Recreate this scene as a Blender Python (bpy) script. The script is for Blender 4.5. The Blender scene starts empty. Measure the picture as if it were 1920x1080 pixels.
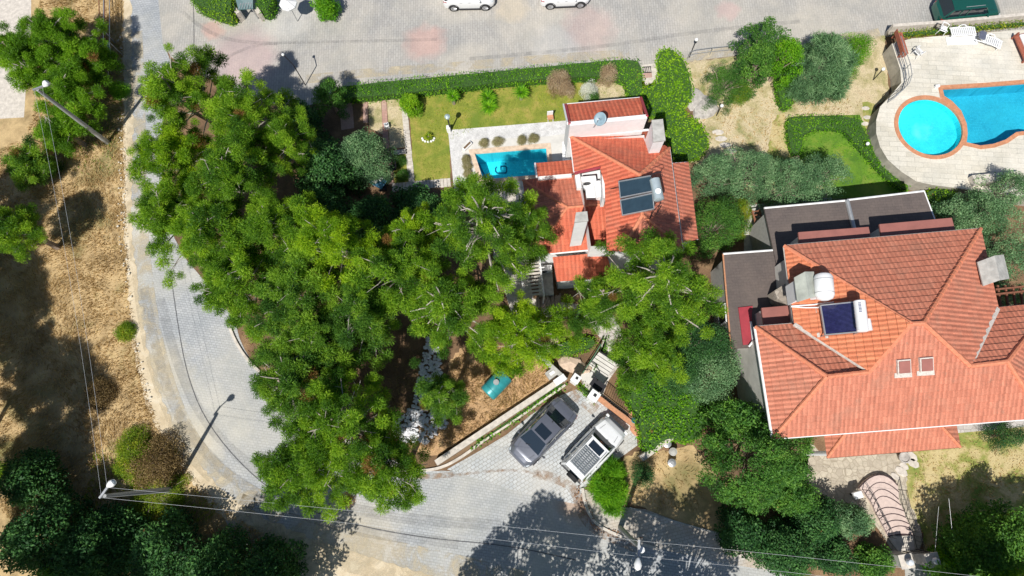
import bpy, bmesh, math, random
import numpy as np
from mathutils import Vector, Matrix
R_ = math.radians
random.seed(7)
rng = np.random.default_rng(11)
sc = bpy.context.scene
C = sc.collection

# ------------------------------------------------------------------ camera
F_PX, NAD, H = 1180.0, (985.0, 848.0), 38.5
_d = Vector(((NAD[0]-960)/F_PX, -(NAD[1]-540)/F_PX, -1.0)).normalized()
_Z = -_d
_Y = (Vector((0,1,0)) - _Z*_Z.y).normalized()
_X = _Y.cross(_Z)
RM = Matrix((_X, _Y, _Z))            # world = RM @ camera
camd = bpy.data.cameras.new('camera'); cam = bpy.data.objects.new('camera', camd); C.objects.link(cam)
cam.matrix_world = Matrix.Translation((0,0,H)) @ RM.to_4x4()
camd.sensor_width = 36; camd.lens = 36*F_PX/1920; camd.clip_end = 2000
sc.camera = cam

# ------------------------------------------------------------------ sky, sun, exposure
SUN_AZ, SUN_EL = R_(247.5), R_(55)
sd = Vector((math.cos(SUN_AZ)*math.cos(SUN_EL), math.sin(SUN_AZ)*math.cos(SUN_EL), math.sin(SUN_EL)))
w = bpy.data.worlds.new('World'); sc.world = w; w.use_nodes = True
nt = w.node_tree; bg = nt.nodes['Background']
sky = nt.nodes.new('ShaderNodeTexSky'); sky.sky_type = 'NISHITA'; sky.sun_disc = False
sky.ozone_density = 3.5; sky.sun_elevation = SUN_EL; sky.sun_rotation = math.atan2(sd.x, sd.y)
nt.links.new(sky.outputs[0], bg.inputs[0]); bg.inputs[1].default_value = 0.072
sl = bpy.data.lights.new('sun', 'SUN'); sl.energy = 5.0; sl.angle = R_(0.5); sl.color = (1.0, .965, .90)
so = bpy.data.objects.new('sun', sl); C.objects.link(so); so.rotation_euler = sd.to_track_quat('Z','Y').to_euler()
sc.view_settings.view_transform = 'Standard'; sc.view_settings.look = 'None'
sc.view_settings.exposure = 0.08; sc.view_settings.gamma = 1

def P(u, v, z=0.0):
    r = RM @ Vector(((u-960)/F_PX, -(v-540)/F_PX, -1.0))
    t = (z-H)/r.z
    return Vector((r.x*t, r.y*t, z))
def ray_plane(u, v, p0, n):
    r = RM @ Vector(((u-960)/F_PX, -(v-540)/F_PX, -1.0)); o = Vector((0,0,H))
    return o + r*((p0-o).dot(n)/r.dot(n))

# ------------------------------------------------------------------ mesh helpers
class MB:
    def __init__(s): s.v = []; s.f = []; s.uv = []; s.use_uv = False
    def add(s, vs, fs):
        b = len(s.v); s.v += [tuple(x) for x in vs]; s.f += [tuple(i+b for i in f) for f in fs]; return s
    def box(s, c, d, rz=0, ry=0, rx=0):
        m = Matrix.Translation(c) @ Matrix.Rotation(rz,4,'Z') @ Matrix.Rotation(ry,4,'Y') @ Matrix.Rotation(rx,4,'X')
        x, y, z = d[0]/2, d[1]/2, d[2]/2
        vs = [m @ Vector((a*x, b*y, e*z)) for a in (-1,1) for b in (-1,1) for e in (-1,1)]
        return s.add(vs, [(0,1,3,2),(4,6,7,5),(0,4,5,1),(2,3,7,6),(0,2,6,4),(1,5,7,3)])
    def bar(s, a, b, wd, ht):
        a, b = Vector(a), Vector(b); d = b-a; L = d.length
        q = d.to_track_quat('X','Z').to_matrix().to_4x4(); m = Matrix.Translation((a+b)/2) @ q
        vs = [m @ Vector((i*L/2, j*wd/2, k*ht/2)) for i in (-1,1) for j in (-1,1) for k in (-1,1)]
        return s.add(vs, [(0,1,3,2),(4,6,7,5),(0,4,5,1),(2,3,7,6),(0,2,6,4),(1,5,7,3)])
    def tube(s, pts, rad, n=8, cap=True):
        pts = [Vector(p) for p in pts]; rad = rad if hasattr(rad,'__len__') else [rad]*len(pts)
        rings = []; vs = []
        for i, p in enumerate(pts):
            d = (pts[min(i+1,len(pts)-1)] - pts[max(i-1,0)]).normalized()
            a = d.orthogonal().normalized() if i == 0 else (pa - d*pa.dot(d)).normalized()
            pa = a; b = d.cross(a)
            for k in range(n):
                t = 2*math.pi*k/n; vs.append(p + (a*math.cos(t)+b*math.sin(t))*rad[i])
        fs = [(i*n+k, i*n+(k+1)%n, (i+1)*n+(k+1)%n, (i+1)*n+k) for i in range(len(pts)-1) for k in range(n)]
        if cap: fs += [tuple(range(n-1,-1,-1)), tuple(range((len(pts)-1)*n, len(pts)*n))]
        return s.add(vs, fs)
    def lathe(s, c, prof, n=20, sx=1, sy=1):
        c = Vector(c); vs = [(c.x+r*sx*math.cos(2*math.pi*k/n), c.y+r*sy*math.sin(2*math.pi*k/n), c.z+z) for r, z in prof for k in range(n)]
        fs = [(i*n+k, i*n+(k+1)%n, (i+1)*n+(k+1)%n, (i+1)*n+k) for i in range(len(prof)-1) for k in range(n)]
        fs += [tuple(range(n-1,-1,-1)), tuple(range((len(prof)-1)*n, len(prof)*n))]
        return s.add(vs, fs)
    def ball(s, c, r, n=10, sz=1):
        return s.lathe(c, [(r*math.sin(math.pi*(i+.02)/(n+.04)), -r*sz*math.cos(math.pi*i/n)) for i in range(n+1)], n*2)
    def prism(s, poly, z0, z1):
        n = len(poly); p = [Vector((q[0],q[1])) for q in poly]
        ar = sum(p[i].x*p[(i+1)%n].y - p[(i+1)%n].x*p[i].y for i in range(n))
        if ar < 0: p = p[::-1]
        zz = (lambda z, i: z)
        vs = [(q.x,q.y,z0) for q in p] + [(q.x,q.y,z1) for q in p]
        return s.add(vs, [tuple(range(n-1,-1,-1)), tuple(range(n,2*n))] + [(i,(i+1)%n,n+(i+1)%n,n+i) for i in range(n)])
    def hull(s, bot, top):
        """side walls + lids between two matching loops"""
        n = len(bot)
        return s.add(list(bot)+list(top), [tuple(range(n-1,-1,-1)), tuple(range(n,2*n))] + [(i,(i+1)%n,n+(i+1)%n,n+i) for i in range(n)])
    def sheet(s, pts):
        pts = [tuple(p) for p in pts]; n = len(pts)
        ar = sum(pts[i][0]*pts[(i+1)%n][1] - pts[(i+1)%n][0]*pts[i][1] for i in range(n))
        return s.add(pts if ar > 0 else pts[::-1], [tuple(range(n))])
    def build(s, name, m, parent=None, smooth=False, bevel=0, tri=False, keep=False):
        me = bpy.data.meshes.new(name); me.from_pydata(s.v, [], s.f)
        if tri:
            bm = bmesh.new(); bm.from_mesh(me); bmesh.ops.triangulate(bm, faces=bm.faces[:]); bm.to_mesh(me); bm.free()
        if s.use_uv:
            ul = me.uv_layers.new(name='UVMap'); k = 0
            for f, uvs in zip(me.polygons, s.uv):
                for j in range(f.loop_total): ul.data[f.loop_start+j].uv = uvs[j]
        else:
            if keep is False:
                bm = bmesh.new(); bm.from_mesh(me); bmesh.ops.recalc_face_normals(bm, faces=bm.faces[:])
                bm.to_mesh(me); bm.free()
        if smooth:
            me.polygons.foreach_set('use_smooth', [True]*len(me.polygons))
            try: me.set_sharp_from_angle(angle=R_(35))
            except Exception: pass
        me.materials.append(m)
        o = bpy.data.objects.new(name, me); C.objects.link(o)
        if bevel:
            md = o.modifiers.new('bevel','BEVEL'); md.width = bevel; md.segments = 2; md.limit_method = 'ANGLE'
        if parent: attach(o, parent)
        return o
WORLDROOT = set()      # roots whose parts are written in world coordinates
def attach(o, p):
    o.parent = p
    if p.name in WORLDROOT: o.matrix_parent_inverse = Matrix.Translation(-Vector(p.location))
def tag(o, label, cat, group=None):
    o['label'] = label; o['category'] = cat
    if group: o['group'] = group
    return o
def struct(o): o['kind'] = 'structure'; return o
def empty(name, loc, label, cat, group=None, rz=None):
    o = bpy.data.objects.new(name, None); C.objects.link(o); o.location = loc; o.rotation_euler.z = rz or 0
    if rz is None: WORLDROOT.add(o.name)
    o.empty_display_size = .1
    return tag(o, label, cat, group)
def clone(root, loc, label, rz=None, group=None):
    r = root.copy(); C.objects.link(r); r.location = loc; r['label'] = label
    if rz is not None: r.rotation_euler.z = rz
    if group: r['group'] = group
    for ch in list(root.children):
        c = ch.copy(); C.objects.link(c); c.parent = r
        for g in ch.children:
            d = g.copy(); C.objects.link(d); d.parent = c
    return r
def npmesh(name, V, fsize, m, parent=None, tint=None):
    """V (n,3) with consecutive faces of fsize verts"""
    n = len(V); nf = n//fsize
    me = bpy.data.meshes.new(name)
    me.vertices.add(n); me.vertices.foreach_set('co', V.astype(np.float32).ravel())
    me.loops.add(n); me.loops.foreach_set('vertex_index', np.arange(n, dtype=np.int32))
    me.polygons.add(nf); me.polygons.foreach_set('loop_start', np.arange(0, n, fsize, dtype=np.int32))
    try: me.polygons.foreach_set('loop_total', np.full(nf, fsize, dtype=np.int32))
    except Exception: pass
    me.update(calc_edges=True)
    if tint is not None:
        a = me.attributes.new('tint', 'FLOAT', 'FACE'); a.data.foreach_set('value', tint.astype(np.float32))
    me.materials.append(m)
    o = bpy.data.objects.new(name, me); C.objects.link(o)
    if parent: attach(o, parent)
    return o

# ------------------------------------------------------------------ materials
def newmat(name):
    m = bpy.data.materials.new(name); m.use_nodes = True
    return m, m.node_tree, m.node_tree.nodes['Principled BSDF']
def N(t, typ, **k):
    n = t.nodes.new('ShaderNode'+typ)
    for a, b in k.items(): setattr(n, a, b)
    return n
def noise(t, co, scale, detail=4, rough=.6, dist=0):
    n = N(t,'TexNoise'); n.inputs['Scale'].default_value = scale; n.inputs['Detail'].default_value = detail
    n.inputs['Roughness'].default_value = rough; n.inputs['Distortion'].default_value = dist
    t.links.new(co, n.inputs['Vector']); return n.outputs[0]
def ramp(t, fac, stops):
    r = N(t,'ValToRGB'); e = r.color_ramp.elements
    while len(e) < len(stops): e.new(.5)
    for i, (p, c) in enumerate(stops):
        e[i].position = p; e[i].color = (*c, 1) if len(c) == 3 else c
    t.links.new(fac, r.inputs[0]); return r.outputs[0]
def mix(t, fac, a, b, mode='MIX'):
    n = N(t,'Mix', data_type='RGBA', blend_type=mode)
    if isinstance(fac, (int,float)): n.inputs[0].default_value = fac
    else: t.links.new(fac, n.inputs[0])
    for s_, x in ((6,a),(7,b)):
        if isinstance(x, (tuple,list)): n.inputs[s_].default_value = (*x[:3],1)
        else: t.links.new(x, n.inputs[s_])
    return n.outputs[2]
def pos(t): return N(t,'NewGeometry').outputs['Position']
def mapping(t, co, rz=0, sc_=(1,1,1)):
    n = N(t,'Mapping'); n.inputs['Rotation'].default_value = (0,0,rz); n.inputs['Scale'].default_value = sc_
    t.links.new(co, n.inputs[0]); return n.outputs[0]
def bump(t, b, h, strength, dist=.02):
    n = N(t,'Bump'); n.inputs['Strength'].default_value = strength; n.inputs['Distance'].default_value = dist
    t.links.new(h, n.inputs['Height']); t.links.new(n.outputs[0], b.inputs['Normal'])
def G(c):  # sRGB 0-255 -> linear
    return tuple(((x/255)/12.92 if x/255 <= .04045 else ((x/255+.055)/1.055)**2.4) for x in c)
_mc = {}
def plain(name, c, rough=.6, metal=0, var=.12, scale=6, coat=0, bmp=0):
    """base colour with gentle wear so nothing is perfectly flat"""
    if name in _mc: return _mc[name]
    m, t, b = newmat(name); co = pos(t)
    n = noise(t, co, scale, 5)
    col = ramp(t, n, [(.3, tuple(x*(1-var) for x in c)), (.7, tuple(min(1,x*(1+var)) for x in c))])
    t.links.new(col, b.inputs['Base Color']); b.inputs['Roughness'].default_value = rough; b.inputs['Metallic'].default_value = metal
    b.inputs['Coat Weight'].default_value = coat
    if bmp: bump(t, b, noise(t, co, scale*4, 4), bmp)
    _mc[name] = m; return m
def ground_mat(name, stops, s1, s2=None, rough=.95, fine=30, bs=.4, fineamt=.35):
    m, t, b = newmat(name); co = pos(t)
    n1 = noise(t, co, s1, 6, .65, .3)
    c = ramp(t, n1, stops)
    n2 = noise(t, co, fine, 3, .7)
    k = ramp(t, n2, [(.25,(1-fineamt,)*3),(.75,(1+fineamt,)*3)])
    c = mix(t, 1.0, c, k, 'MULTIPLY')
    if s2:
        n3 = noise(t, co, s2[0], 4, .6, .5); f = ramp(t, n3, [(s2[1],(0,0,0)),(s2[2],(1,1,1))])
        c = mix(t, f, c, s2[3])
    t.links.new(c, b.inputs['Base Color']); b.inputs['Roughness'].default_value = rough
    bump(t, b, n2, bs, .04)
    return m
def paver_mat(name, c1, c2, mortar, bw, bh, rz, dust, dscale=.12, ms=.012, patches=None, rough=.9, offset=.5):
    m, t, b = newmat(name); co = pos(t); mp = mapping(t, co, rz)
    br = N(t,'TexBrick'); br.offset = offset; br.inputs['Scale'].default_value = 1
    br.inputs['Brick Width'].default_value = bw; br.inputs['Row Height'].default_value = bh
    br.inputs['Mortar Size'].default_value = ms; br.inputs['Mortar Smooth'].default_value = .3
    br.inputs['Color1'].default_value = (*c1,1); br.inputs['Color2'].default_value = (*c2,1); br.inputs['Mortar'].default_value = (*mortar,1)
    t.links.new(mp, br.inputs['Vector'])
    c = br.outputs[0]
    f = ramp(t, noise(t, co, dscale, 6, .62, .6), [(.42,(0,0,0)),(.68,(.8,.8,.8))])
    c = mix(t, f, c, dust)
    if patches:
        for (cx, cy, r, col, amt) in patches:
            vd = N(t,'VectorMath', operation='DISTANCE'); wob = N(t,'VectorMath', operation='ADD')
            nn = N(t,'TexNoise'); nn.inputs['Scale'].default_value = 1.2; t.links.new(co, nn.inputs['Vector'])
            sv = N(t,'VectorMath', operation='SCALE'); sv.inputs['Scale'].default_value = 1.2
            t.links.new(nn.outputs[1], sv.inputs[0]); t.links.new(co, wob.inputs[0]); t.links.new(sv.outputs[0], wob.inputs[1])
            t.links.new(wob.outputs[0], vd.inputs[0]); vd.inputs[1].default_value = (cx+.6, cy+.6, .6)
            k = ramp(t, scale_(t, vd.outputs['Value'], 1/r), [(.55,(amt,)*3),(1,(0,0,0))])
            c = mix(t, k, c, col)
    sp = ramp(t, noise(t, co, 9, 5, .75), [(.3,(.86,)*3),(.75,(1.14,)*3)])
    c = mix(t, 1, c, sp, 'MULTIPLY')
    big = ramp(t, noise(t, mapping(t, co, .3), .45, 5, .6), [(.3,(.84,.86,.88)),(.7,(1.12,1.1,1.08))])
    c = mix(t, 1, c, big, 'MULTIPLY')
    t.links.new(c, b.inputs['Base Color']); b.inputs['Roughness'].default_value = rough
    bump(t, b, br.outputs[1], -.5, .01)
    return m
def scale_(t, v, k):
    n = N(t,'Math', operation='MULTIPLY'); n.inputs[1].default_value = k; t.links.new(v, n.inputs[0]); return n.outputs[0]
def foliage_mat(name, dark, mid, light, transl=.35, warm=(.30,.17,.055), rough=.55):
    m, t, b = newmat(name)
    at = N(t,'Attribute', attribute_name='tint'); co = pos(t)
    n = noise(t, co, 1.1, 4, .6)
    ad = N(t,'Math', operation='ADD'); t.links.new(at.outputs['Fac'], ad.inputs[0])
    s_ = N(t,'Math', operation='MULTIPLY_ADD'); t.links.new(n, s_.inputs[0]); s_.inputs[1].default_value = .9; s_.inputs[2].default_value = -.45
    t.links.new(s_.outputs[0], ad.inputs[1])
    c = ramp(t, ad.outputs[0], [(.12,dark),(.5,mid),(.85,light),(.985,light),(1.0,warm)])
    t.links.new(c, b.inputs['Base Color']); b.inputs['Roughness'].default_value = rough; b.inputs['Specular IOR Level'].default_value = .25
    tr = N(t,'BsdfTranslucent'); tc = mix(t, 1, c, (1.25,1.15,.55), 'MULTIPLY'); t.links.new(tc, tr.inputs[0])
    mx = N(t,'MixShader'); mx.inputs[0].default_value = transl
    out = t.nodes['Material Output']
    t.links.new(b.outputs[0], mx.inputs[1]); t.links.new(tr.outputs[0], mx.inputs[2]); t.links.new(mx.outputs[0], out.inputs['Surface'])
    return m
def tile_mat(name, c1, c2, c3):
    """clay pantiles from UVs in metres: u along the eaves, v up the slope"""
    m, t, b = newmat(name); uv = N(t,'UVMap'); co = pos(t)
    br = N(t,'TexBrick'); br.offset = 0; br.inputs['Scale'].default_value = 1; br.inputs['Brick Width'].default_value = .24
    br.inputs['Row Height'].default_value = .38; br.inputs['Mortar Size'].default_value = .008; br.inputs['Mortar Smooth'].default_value = .5
    br.inputs['Color1'].default_value = (*c1,1); br.inputs['Color2'].default_value = (*c2,1); br.inputs['Mortar'].default_value = (*[x*.45 for x in c1],1)
    t.links.new(uv.outputs[0], br.inputs['Vector'])
    f = ramp(t, noise(t, co, .8, 6, .7, .4), [(.5,(0,0,0)),(.75,(.75,.75,.75))])
    c = mix(t, f, br.outputs[0], c3)
    sp = ramp(t, noise(t, co, 14, 5, .75), [(.3,(.74,)*3),(.72,(1.2,)*3)])
    c = mix(t, 1, c, sp, 'MULTIPLY')
    li = ramp(t, noise(t, co, 3.2, 6, .75, .5), [(.60,(0,0,0)),(.70,(.55,.55,.55))]); c = mix(t, li, c, (.23,.17,.12))
    st = ramp(t, noise(t, mapping(t, uv.outputs[0], 0, (5,.5,1)), 1.3, 4, .6), [(.35,(.82,)*3),(.65,(1.1,)*3)]); c = mix(t, 1, c, st, 'MULTIPLY')
    t.links.new(c, b.inputs['Base Color']); b.inputs['Roughness'].default_value = .8
    wv = N(t,'TexWave', wave_type='BANDS', bands_direction='X', wave_profile='SIN'); wv.inputs['Scale'].default_value = 2*math.pi/.24/20
    wv.inputs['Distortion'].default_value = 0
    t.links.new(uv.outputs[0], wv.inputs['Vector']); bump(t, b, wv.outputs[1], .7, .045)
    return m

M = {}
M['pine'] = foliage_mat('pine_needles', (.055,.155,.018), (.175,.36,.024), (.38,.59,.038), .48)
M['pine_bright'] = foliage_mat('young_pine_needles', (.10,.24,.014), (.26,.46,.018), (.46,.64,.025), .48)
M['pine_deep'] = foliage_mat('deep_pine_needles', (.04,.12,.02), (.13,.29,.03), (.30,.50,.042), .44)
M['olive'] = foliage_mat('olive_leaves', (.06,.135,.06), (.15,.30,.13), (.33,.50,.25), .35, (.2,.28,.1))
M['leaf'] = foliage_mat('broad_leaves', (.03,.10,.02), (.085,.23,.035), (.20,.40,.055), .4)
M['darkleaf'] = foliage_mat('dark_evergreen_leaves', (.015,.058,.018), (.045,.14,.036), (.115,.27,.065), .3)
M['hedge'] = foliage_mat('hedge_leaves', (.055,.19,.01), (.14,.38,.014), (.29,.56,.025), .42)
M['lime'] = foliage_mat('lime_leaves', (.10,.24,.01), (.2,.42,.012), (.34,.55,.02), .35)
M['yellow'] = foliage_mat('yellowing_leaves', (.10,.2,.01), (.2,.32,.015), (.42,.42,.03), .3)
M['feather'] = foliage_mat('feathery_needles', (.06,.16,.01), (.15,.34,.015), (.28,.50,.025), .4)
M['dry'] = foliage_mat('dry_twigs', (.10,.065,.025), (.22,.15,.06), (.38,.27,.11), .2, (.45,.22,.08))
M['straw'] = foliage_mat('straw', (.30,.20,.085), (.46,.32,.145), (.62,.46,.22), .25, (.55,.32,.12))
M['sage'] = foliage_mat('sage_balls', (.20,.18,.08), (.34,.31,.15), (.5,.47,.26), .2)
M['flower'] = foliage_mat('pale_blossom', (.25,.17,.10), (.45,.33,.20), (.62,.52,.36), .2)
M['white_leaf'] = foliage_mat('white_blossom', (.5,.55,.45), (.7,.72,.65), (.85,.85,.8), .2)
M['bark'] = plain('bark', (.30,.235,.19), .9, var=.35, scale=8, bmp=.5)
M['pale_bark'] = plain('pale_bark', (.40,.355,.31), .9, var=.3, scale=8, bmp=.4)
M['tile'] = tile_mat('clay_tiles', (.53,.16,.095), (.62,.205,.125), (.40,.18,.125))
M['tile_red'] = tile_mat('fresh_red_clay_tiles', (.58,.125,.065), (.66,.17,.09), (.42,.15,.095))
M['tile_pink'] = tile_mat('weathered_clay_tiles', (.53,.18,.108), (.62,.225,.138), (.41,.195,.13))
M['tile_orange'] = tile_mat('orange_clay_tiles', (.62,.185,.085), (.70,.235,.11), (.48,.18,.10))
M['ridge'] = plain('ridge_clay', (.62,.22,.12), .8, var=.2, scale=7, bmp=.3)
M['mortar'] = plain('lime_mortar', (.55,.50,.45), .95, var=.25, scale=9, bmp=.5)
M['white'] = plain('white_render', (.78,.78,.78), .8, var=.06, scale=3, bmp=.1)
M['cream'] = plain('cream_render', (.62,.60,.56), .85, var=.12, scale=2, bmp=.15)
M['whiteplastic'] = plain('white_plastic', (.8,.8,.8), .4, var=.03)
M['concrete'] = plain('concrete', (.42,.41,.38), .95, var=.25, scale=3, bmp=.5)
M['paleconcrete'] = plain('pale_concrete', (.56,.51,.45), .95, var=.22, scale=4, bmp=.4)
M['crimson'] = plain('crimson_metal', (.35,.045,.06), .5, var=.12, scale=3)
M['brownsheet'] = plain('brown_metal_sheet', (.30,.115,.095), .7, var=.12, scale=2)
M['iron'] = plain('black_iron', (.03,.03,.035), .5, .3)
M['steel'] = plain('galvanised_steel', (.45,.46,.47), .45, .6, var=.1)
M['polegrey'] = plain('pole_paint', (.36,.37,.37), .55, .2, var=.15, scale=5)
M['dark'] = plain('dark_interior', (.015,.015,.018), .8)
M['glass'] = plain('dark_glass', (.012,.02,.03), .08, 0, var=.02, coat=1)
M['rubber'] = plain('rubber', (.02,.02,.022), .8)
M['rust'] = plain('rusty_iron', (.20,.08,.045), .9, var=.35, scale=12)
M['wood'] = plain('brown_wood', (.24,.10,.055), .7, var=.3, scale=10, bmp=.3)
M['redwood'] = plain('red_brown_wood', (.33,.10,.06), .65, var=.25, scale=10, bmp=.3)
M['terracotta'] = plain('terracotta', (.50,.24,.13), .85, var=.2, scale=10)
M['teal'] = plain('teal_painted_steel', (.035,.28,.30), .35, .1, var=.22, scale=2.2)
M['blackfab'] = plain('black_fabric', (.02,.02,.025), .9)
M['bluefab'] = plain('blue_fabric', (.05,.16,.26), .8, var=.2)
M['globe'] = plain('white_globe', (.82,.83,.82), .25, var=.02, coat=.5)
M['soil'] = ground_mat('brown_earth', [(.3,(.10,.06,.033)),(.55,(.20,.13,.075)),(.8,(.30,.21,.12))], .6)
# ------------------------------------------------------------------ ground sheets
LV = [0]
def smooth_loop(pts, it=2):
    for _ in range(it):
        q = []
        for i in range(len(pts)):
            a, b = pts[i], pts[(i+1)%len(pts)]
            q += [(a[0]*.75+b[0]*.25, a[1]*.75+b[1]*.25), (a[0]*.25+b[0]*.75, a[1]*.25+b[1]*.75)]
        pts = q
    return pts
def rough_loop(pts, amp, step=7, seed=1):
    r = random.Random(seed); q = []
    for i in range(len(pts)):
        a, b = pts[i], pts[(i+1)%len(pts)]; L = math.hypot(b[0]-a[0], b[1]-a[1]); n = max(1, int(L/step))
        for k in range(n):
            t = k/n; q.append((a[0]+(b[0]-a[0])*t + r.uniform(-amp,amp), a[1]+(b[1]-a[1])*t + r.uniform(-amp,amp)))
    return q
from mathutils.geometry import tessellate_polygon
POOL1 = [(890,288),(1024,277),(1029,326),(906,337)]
POOL1_HOLE = [P(u,v,0) for u,v in POOL1]
def holed(outer, holes, z):
    loops = [[Vector((p[0],p[1],0)) for p in outer]] + [[Vector((p.x,p.y,0)) for p in h] for h in holes]
    flat = [(p.x,p.y,z) for l in loops for p in l]
    mb = MB(); mb.add(flat, [])
    for t_ in tessellate_polygon(loops):
        a, b, c = [Vector(flat[i]) for i in t_]
        mb.f.append(t_ if (b-a).cross(c-a).z > 0 else (t_[0],t_[2],t_[1]))
    return mb
def ground_sheet(name, px, m, level, smooth=0, rough=0, z0=0.0, seed=1, holes=()):
    if smooth: px = smooth_loop(px, smooth)
    if rough: px = rough_loop(px, rough, seed=seed)
    z = z0 + level*.004
    return struct(holed([P(u,v,z) for u,v in px], holes, z).build(name, m, keep=True))

M['plaza'] = paver_mat('plaza_pavers', (.36,.345,.325), (.425,.41,.385), (.28,.27,.255), .42, .17, R_(88), (.50,.46,.39), .16, .018,
    patches=[(*P(797,80)[:2],1.75,(.50,.33,.29),.75),(*P(400,55)[:2],1.0,(.52,.33,.28),.7),(*P(455,108)[:2],2.9,(.47,.35,.34),.7),(*P(1105,52)[:2],2.2,(.5,.36,.33),.5),
             (*P(1365,20)[:2],1.0,(.5,.35,.33),.55),(*P(535,30)[:2],2.4,(.55,.55,.53),.35),(*P(1040,85)[:2],2.0,(.55,.54,.53),.3),(*P(960,15)[:2],1.4,(.62,.52,.38),.6)])
M['road'] = paver_mat('street_pavers', (.36,.375,.39), (.43,.445,.46), (.24,.25,.26), .24, .15, R_(8), (.50,.48,.42), .13, .014,
    patches=[(*P(640,1050)[:2],4.0,(.55,.48,.36),.7),(*P(1085,935)[:2],1.6,(.42,.25,.15),.55),(*P(290,700)[:2],2.6,(.58,.52,.40),.6),(*P(345,840)[:2],2.5,(.58,.52,.40),.6),(*P(250,420)[:2],2.0,(.60,.56,.47),.6)])
M['bay'] = paver_mat('parking_pavers', (.44,.46,.47), (.52,.54,.55), (.27,.26,.24), .28, .2, R_(-32), (.52,.50,.46), .3, .018)
M['walk'] = paver_mat('sidewalk_pavers', (.47,.45,.42), (.55,.52,.48), (.3,.28,.25), .3, .18, R_(-14), (.45,.36,.26), .4, .018)
M['dust'] = ground_mat('sandy_verge', [(.3,(.46,.37,.24)),(.5,(.60,.50,.35)),(.75,(.70,.63,.50))], .8, fine=18, fineamt=.15, bs=.3)
M['drygrass'] = ground_mat('dry_grass_field', [(.25,(.20,.14,.065)),(.42,(.38,.27,.135)),(.58,(.54,.39,.20)),(.8,(.33,.26,.11))], .8, (.3,.52,.70,(.20,.18,.07)), fine=22, fineamt=.3)
M['litter'] = ground_mat('pine_litter', [(.3,(.09,.055,.03)),(.55,(.20,.12,.065)),(.8,(.36,.24,.13))], .7, fine=16, fineamt=.4)
M['orangegrass'] = ground_mat('scorched_grass', [(.3,(.28,.17,.08)),(.55,(.50,.32,.17)),(.8,(.40,.29,.12))], 1.2, fine=12, fineamt=.4)
M['lawn'] = ground_mat('lawn_grass', [(.3,(.15,.19,.02)),(.5,(.23,.25,.035)),(.72,(.37,.29,.075))], 1.1, (.45,.5,.7,(.13,.20,.02)), fine=18, fineamt=.38)
M['greenlawn'] = ground_mat('fresh_lawn', [(.3,(.06,.15,.012)),(.55,(.115,.23,.016)),(.8,(.25,.28,.04))], .9, (1.1,.5,.75,(.20,.26,.04)), fine=22, fineamt=.35)
M['patchlawn'] = ground_mat('patchy_lawn', [(.36,(.13,.21,.03)),(.46,(.27,.27,.07)),(.54,(.48,.39,.19)),(.75,(.55,.45,.25))], .55, fine=20, fineamt=.3)
M['drygarden'] = ground_mat('dry_garden', [(.3,(.17,.20,.06)),(.44,(.40,.34,.18)),(.56,(.54,.45,.29)),(.8,(.43,.31,.18))], .7, fine=16, fineamt=.4)
M['gravel'] = ground_mat('white_gravel', [(.3,(.50,.49,.48)),(.6,(.66,.65,.64)),(.85,(.74,.74,.73))], 2, fine=16, fineamt=.22, bs=.8)
M['pooltile'] = paver_mat('pool_deck_slabs', (.56,.52,.43), (.66,.62,.53), (.42,.39,.33), 1.0, .34, R_(4), (.70,.66,.58), .3, .015)
M['coping'] = plain('sandstone_coping', (.62,.48,.36), .85, var=.2, scale=5)
M['clinker'] = plain('terracotta_coping', (.52,.23,.12), .8, var=.2, scale=6)
M['whitestone'] = plain('white_paving', (.60,.58,.54), .85, var=.1, scale=2)
M['pinkpave'] = paver_mat('pink_path_pavers', (.42,.24,.19), (.50,.30,.25), (.33,.22,.18), .3, .2, 0, (.5,.36,.30), .5, .012)
M['flag'] = None
def flag_mat(name, c1, c2, joint):
    m, t, b = newmat(name); co = pos(t)
    v = N(t,'TexVoronoi', feature='DISTANCE_TO_EDGE'); v.inputs['Scale'].default_value = 2.7; t.links.new(co, v.inputs['Vector'])
    vc = N(t,'TexVoronoi'); vc.inputs['Scale'].default_value = 2.7; t.links.new(co, vc.inputs['Vector'])
    sx = N(t,'SeparateColor'); t.links.new(vc.outputs['Color'], sx.inputs[0])
    c = ramp(t, sx.outputs[0], [(0,c1),(1,c2)])
    c = mix(t, 1, c, ramp(t, noise(t, co, 5, 6, .7), [(.3,(.82,)*3),(.7,(1.15,)*3)]), 'MULTIPLY')
    c = mix(t, ramp(t, v.outputs['Distance'], [(.02,(1,1,1)),(.06,(0,0,0))]), c, joint)
    t.links.new(c, b.inputs['Base Color']); b.inputs['Roughness'].default_value = .9
    bump(t, b, v.outputs['Distance'], .3, .02); return m
M['flag'] = flag_mat('flagstones', (.40,.345,.27), (.54,.48,.38), (.34,.29,.22))
M['greyflag'] = flag_mat('grey_flagstones', (.42,.39,.36), (.58,.54,.50), (.30,.27,.24))

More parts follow.
